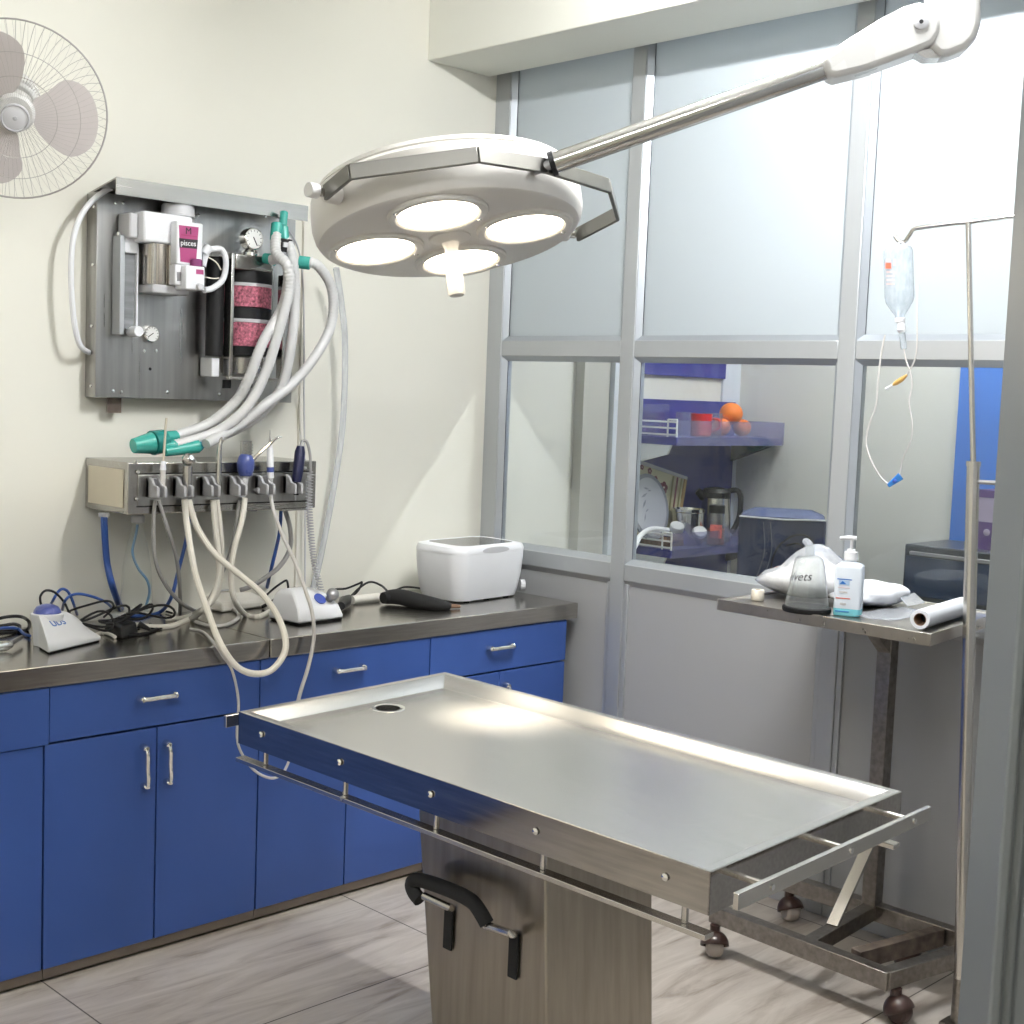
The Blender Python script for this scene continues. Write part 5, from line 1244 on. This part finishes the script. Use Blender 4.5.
MB().tube(spl([c_+hd2*.055+V((0,0,kh*.93)),c_+hd2*.095+V((0,0,kh*.95)),c_+hd2*.112+V((0,0,kh*.82)),c_+hd2*.112+V((0,0,kh*.5)),c_+hd2*.095+V((0,0,kh*.28)),c_+hd2*.075+V((0,0,kh*.16))],6), .013, 10).build('handle', M['black'], t)
MB().tube([c_-hd2*.055+V((0,0,kh*.80)),c_-hd2*.088+V((0,0,kh*.92))], [.022,.016], 12).build('spout', M['black'], t)
def jar(px, Y, r, h, label, lidm, bodym, fill=None, name='jar'):
    p = at(px,530,Y=Y); t = thing(name, label, 'jar', (p.x,Y,zt2))
    MB().lathe([(.0005,0),(r*.95,0),(r,.005),(r,h*.70),(r*.82,h*.78),(r*.80,h*.80)], (p.x,Y,zt2), (0,0,1), 24).build('body', bodym, t)
    MB().lathe([(r*.84,h*.80+.0005),(r*.84,h*.98),(r*.78,h),(.0005,h)], (p.x,Y,zt2), (0,0,1), 24).build('lid', lidm, t)
    return t, p
jt, p = jar(716,(3.635+DYS),.043,at(716,505,Y=(3.635+DYS)).z-zt2,'spice jar with a black lid and a red label in front of the kettle', M['black'], M['clear'])
MB().lathe([(.0005,.006),(.038,.006),(.038,.075),(.0005,.075)], (p.x,(3.635+DYS),zt2), (0,0,1), 20).build('contents', mat('spice',(.30,.08,.05),.8,var=.4,scale=60), jt)
vd = V(((EYE-p).x,(EYE-p).y,0)).normalized(); fxx = V((-vd.y,vd.x,0))
MB().prism([p*0+V((p.x,(3.635+DYS),zt2))+vd*.0435+fxx*s_+V((0,0,z_)) for s_,z_ in ((-.026,.035),(.026,.035),(.026,.095),(-.026,.095))], vd*.0008).build('label', mat('red_label',(.55,.12,.10),.5,var=.4,scale=40), jt)
t = thing('steel_canister', 'round polished steel canister left of the kettle on the lower kitchen shelf', 'canister', (at(687,530,Y=(3.72+DYS)).x,(3.72+DYS),zt2))
q = V((at(687,530,Y=(3.72+DYS)).x,(3.72+DYS),zt2)); hc = at(687,508,Y=(3.74+DYS)).z-zt2
MB().lathe([(.0005,0),(.066,0),(.072,.01),(.072,hc*.9),(.076,hc*.92),(.076,hc),(.070,hc),(.068,hc*.9),(.0005,hc*.88)], q, (0,0,1), 32).build('body', M['chrome'], t)
for (px,py,lab_) in ((677,527,'glass bottle with a silver cap tilted left in front of the steel canister'),(700,532,'glass bottle with a silver cap lying towards the spice jar')):
    p = at(px,py,Y=(3.635+DYS)); b_ = p+V((.02,.03,-.075)) ; b_.z = max(b_.z, zt2+.03)
    t = thing('cruet', lab_, 'bottle', (b_.x,b_.y,zt2), 'silver capped cruets')
    MB().tube([b_, b_.lerp(p,.75)], [.030,.027], 18).build('glass', M['clear'], t)
    MB().tube([b_.lerp(p,.76), p.lerp(b_,-.15)], [.031,.031], 18).build('cap', M['greyl'], t, bevel=.003)
# patterned tray and oval plate leaning against the board
def lean(px0,py0,px1,py1,Y): return at(px0,py0,Y=Y), at(px1,py1,Y=Y)
Yt = 3.80
t = thing('serving_tray', 'flower patterned tray leaning against the blue board', 'tray', loc0(V((4.78,Yt,zt2))))
c00, c10, c11, c01 = at(618,538,Y=3.77), at(678,533,Y=3.77), at(687,477,Y=3.83), at(622,454,Y=3.83)
def tb(a,c): return (c00.lerp(c10,a)).lerp(c01.lerp(c11,a),c)
tn_ = (c10-c00).cross(c01-c00).normalized()
if tn_.dot(EYE-c00) < 0: tn_ = -tn_
MB().prism([c00,c10,c11,c01], -tn_*.008).build('board', mat('cream_tray',(.60,.55,.36),.4), t)
def trim_(a0,a1,c0_,c1_,m_,name,h=.0008): MB().prism([tb(a0,c0_),tb(a1,c0_),tb(a1,c1_),tb(a0,c1_)], tn_*h).build(name, m_, t)
trim_(0,1,.95,1,M['greyl'],'rim',.004); trim_(.96,1,0,.95,mat('tray_edge',(.45,.30,.14),.5),'rim',.004)
maroon = mat('maroon_flower',(.16,.02,.035),.5); ol = mat('olive_stripe',(.26,.24,.09),.5)
for a in (.78,.845,.91): trim_(a,a+.025,.05,.94,ol if a!=.845 else maroon,'stripe')
for (a,c,r_) in ((.66,.72,.026),(.20,.86,.020),(.10,.70,.018),(.42,.90,.014),(.52,.82,.012),(.30,.92,.012)):
    ctr = tb(a,c)+tn_*.001; fl2 = MB(); ux = (c10-c00).normalized(); uy = tn_.cross(ux)
    for k in range(5): fl2.lathe([(r_*.48,0),(r_*.48,.0008),(.0005,.0009)], ctr+(ux*math.cos(k*1.2566)+uy*math.sin(k*1.2566))*r_*.6, tn_, 12)
    fl2.build('flower', maroon, t)
    MB().lathe([(r_*.2,.001),(r_*.2,.0016),(.0005,.0016)], ctr, tn_, 10).build('flower_centre', M['tape'], t)
t = thing('oval_plate', 'grey oval plate with leaf sprigs leaning in front of the flower patterned tray', 'plate', loc0(at(650,538,Y=3.745)))
oc = at(649,507,Y=3.755); pnrm = (tn_+V((0,0,.05))).normalized(); ux = (c10-c00).normalized(); uy = pnrm.cross(ux).normalized()
def oval(rx, ry, h0, h1, m_, name):
    mb = MB(); n0 = 40
    lo_ = [oc+ux*(rx*math.cos(2*PI*i/n0))+uy*(ry*math.sin(2*PI*i/n0))+pnrm*h0 for i in range(n0)]
    mb.prism(lo_, pnrm*(h1-h0)); mb.build(name, m_, t)
ory = (at(649,474,Y=3.755).z-at(649,541,Y=3.755).z)/2; orx = ory*.86
oval(orx,ory,0,.006,M['platerim'],'rim'); oval(orx*.86,ory*.88,.0062,.0075,M['plate'],'well')
sp_ = MB()
for (a,b_,l_,an) in ((-.25,.35,.05,.4),(-.1,.55,.04,-.2),(-.3,.1,.05,.9),(-.35,-.3,.035,1.2),(0.05,.48,.03,.1),(-.2,-.1,.03,.5)):
    c = oc+ux*(orx*a)+uy*(ory*b_)+pnrm*.008; d_ = ux*math.cos(an)+uy*math.sin(an); e_ = pnrm.cross(d_)
    sp_.prism([c-d_*l_*.5,c+e_*l_*.12,c+d_*l_*.5,c-e_*l_*.12], pnrm*.0005)
sp_.build('leaf_sprigs', M['platerim'], t)
# rack handle and books of the lower shelf
t = MB().tube(spl([at(634,548,Y=3.56),at(641,535,Y=3.59),at(652,529,Y=3.62),at(668,530,Y=3.65)],6), .011, 10).build('rack_hoop', M['whitep']); tag(t,'white curved rack hoop at the left end of the lower kitchen shelf','rack')
t = MB().box((4.585,3.68,zt2),(4.76,3.80,zt2+.028)).build('chopping_board', mat('wood_brown',(.22,.12,.07),.5,var=.3,scale=10,stretch=(1,8,1)), bevel=.003); tag(t,'small brown wooden board lying on the lower kitchen shelf','board')
# navy covered appliance on a counter
KC = .84
ct = MB().box((4.50,1.3,KC-.04),(BX-.001,3.30,KC)).build('kitchen_counter', M['counter'], bevel=.003); tag(ct,'kitchen counter behind the glass partition','counter')
cb2 = thing('kitchen_cabinet', 'kitchen cabinet under the counter behind the partition', 'cabinet', ((5.2+KX),2.3,0))
MB().box((4.54,1.32,0),(BX-.001,3.28,KC-.0405)).build('carcass', M['whitehose'], cb2)
for i in range(3): MB().box((4.52,1.34+i*.65,.06),(4.5395,1.34+i*.65+.63,KC-.06)).build('door', M['whitep'], cb2, bevel=.002)
nA, nB = at(737,560,D=5.5), at(824,560,D=5.5); nzt = at(780,518,D=5.5).z
fh = V((CF.x,CF.y,0)).normalized(); nA.z = nB.z = KC+.001
nm_ = (nA+nB)/2; nback = V((nm_.x,nm_.y,0)).normalized()*.26; pu_ = V((nback.y,-nback.x,0)).normalized(); hw_ = (nB-nA).length/2*.985
nA, nB = nm_-pu_*hw_, nm_+pu_*hw_
t = thing('covered_appliance', 'dark navy cloth covered box with pale piping behind the glass', 'covered appliance', loc0((nA+nB)/2+nback*.5))
nH = V((0,0,nzt-KC))
MB().prism([nA,nB,nB+nback,nA+nback], nH).build('cover', M['navycloth'], t, bevel=.010)
q_ = [nA,nB,nB+nback,nA+nback]; qc = sum(q_, V((0,0,0)))/4
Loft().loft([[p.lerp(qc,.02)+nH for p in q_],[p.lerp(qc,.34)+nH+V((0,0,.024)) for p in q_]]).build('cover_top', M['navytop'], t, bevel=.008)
nf_ = -nback.normalized()
MB().tube([nA+nH+nf_*.003, nA.lerp(nB,.5)+nH+nf_*.003-V((0,0,.006)), nB+nH+nf_*.003], .004, 6).build('piping', M['greyl'], t)
def nq(a, z_): return nA.lerp(nB,a)+V((0,0,nzt-KC-z_))+nf_*.005
for a in (.28,.36): MB().tube(spl([nq(a,.02),nq(a+.03,.14),nq(a-.04,.24)],6), .0028, 6).build('crease_cord', mat('cord_grey',(.10,.11,.15),.6), t)
MB().tube(spl([nq(a,z_) for a,z_ in ((.88,.10),(.78,.065),(.62,.07),(.46,.12),(.40,.20),(.50,.24),(.66,.19),(.80,.14),(.70,.10),(.55,.11))],6), .0035, 6).build('looped_cord', M['black'], t)
# blue door and dark oven in the right pane
yb0 = at(956,450,X=BX-.02).y
d_ = bpy.data.objects.new('door_2', None); COL.objects.link(d_); d_.location = (BX-.02,yb0-.45,0); struct(d_)
MB().box((BX-.03,yb0-.9,.0),(BX-.0005,yb0,2.05)).build('door_leaf', M['bluecurtain'], d_, bevel=.003)
o0 = at(902,570,X=(5.02+KX)); o1 = at(1003,570,X=(5.02+KX)); oz = at(950,549,X=(5.02+KX)).z
t = thing('microwave_oven', 'dark oven with a blue black glass front behind the right glass pane', 'oven', ((5.2+KX),(o0.y+o1.y)/2,KC))
MB().box(((5.03+KX),o1.y,KC+.012),((5.38+KX),o0.y,oz)).build('case', M['oven'], t, bevel=.006)
MB().box(((5.02+KX),o1.y+.01,KC+.03),((5.0295+KX),o0.y-.012,oz-.045)).build('glass_door', M['ovenblue'], t, bevel=.002)
MB().box(((5.014+KX),o1.y+.03,oz-.04),((5.0295+KX),o0.y-.03,oz-.026)).build('door_handle', M['dull'], t, bevel=.002)
for yy in (o1.y+.03,o0.y-.03): MB().cyl(((5.08+KX),yy,KC+.001),((5.08+KX),yy,KC+.0125),.014,n=10).build('foot', M['rubber'], t)
v0, v1 = at(978,500,X=(5.12+KX)), at(1000,500,X=(5.12+KX)); vzt = at(985,490,X=(5.12+KX)).z
t = thing('violet_carton', 'violet and lilac carton standing on the dark oven', 'carton', ((5.2+KX),(v0.y+v1.y)/2,oz))
vzm = at(985,522,X=(5.12+KX)).z
MB().box(((5.12+KX),v1.y-.02,oz+.001),((5.25+KX),v0.y,vzm)).build('lower_part', M['violet'], t); MB().box(((5.12+KX),v1.y-.02,vzm+.0005),((5.25+KX),v0.y,vzt-.03)).build('upper_part', M['violetl'], t); MB().box(((5.118+KX),v1.y-.022,vzt-.0295),((5.252+KX),v0.y+.002,vzt)).build('lid', M['violet'], t)
MB().lathe([(.014,0),(.012,.0012),(.0005,.0015)], V(((5.119+KX),(v0.y+v1.y)/2,vzm-.04)), (-1,0,0), 16).build('round_mark', M['violetl'], t)

sc.view_settings.view_transform = 'Standard'; sc.view_settings.look = 'None'; sc.view_settings.gamma = 1; sc.view_settings.exposure = EXPO
sc.view_settings.use_curve_mapping = False
sc.cycles.max_bounces = 12; sc.cycles.transparent_max_bounces = 32; sc.cycles.transmission_bounces = 8; sc.cycles.glossy_bounces = 6; sc.cycles.diffuse_bounces = 5
sc.cycles.caustics_reflective = False; sc.cycles.caustics_refractive = False
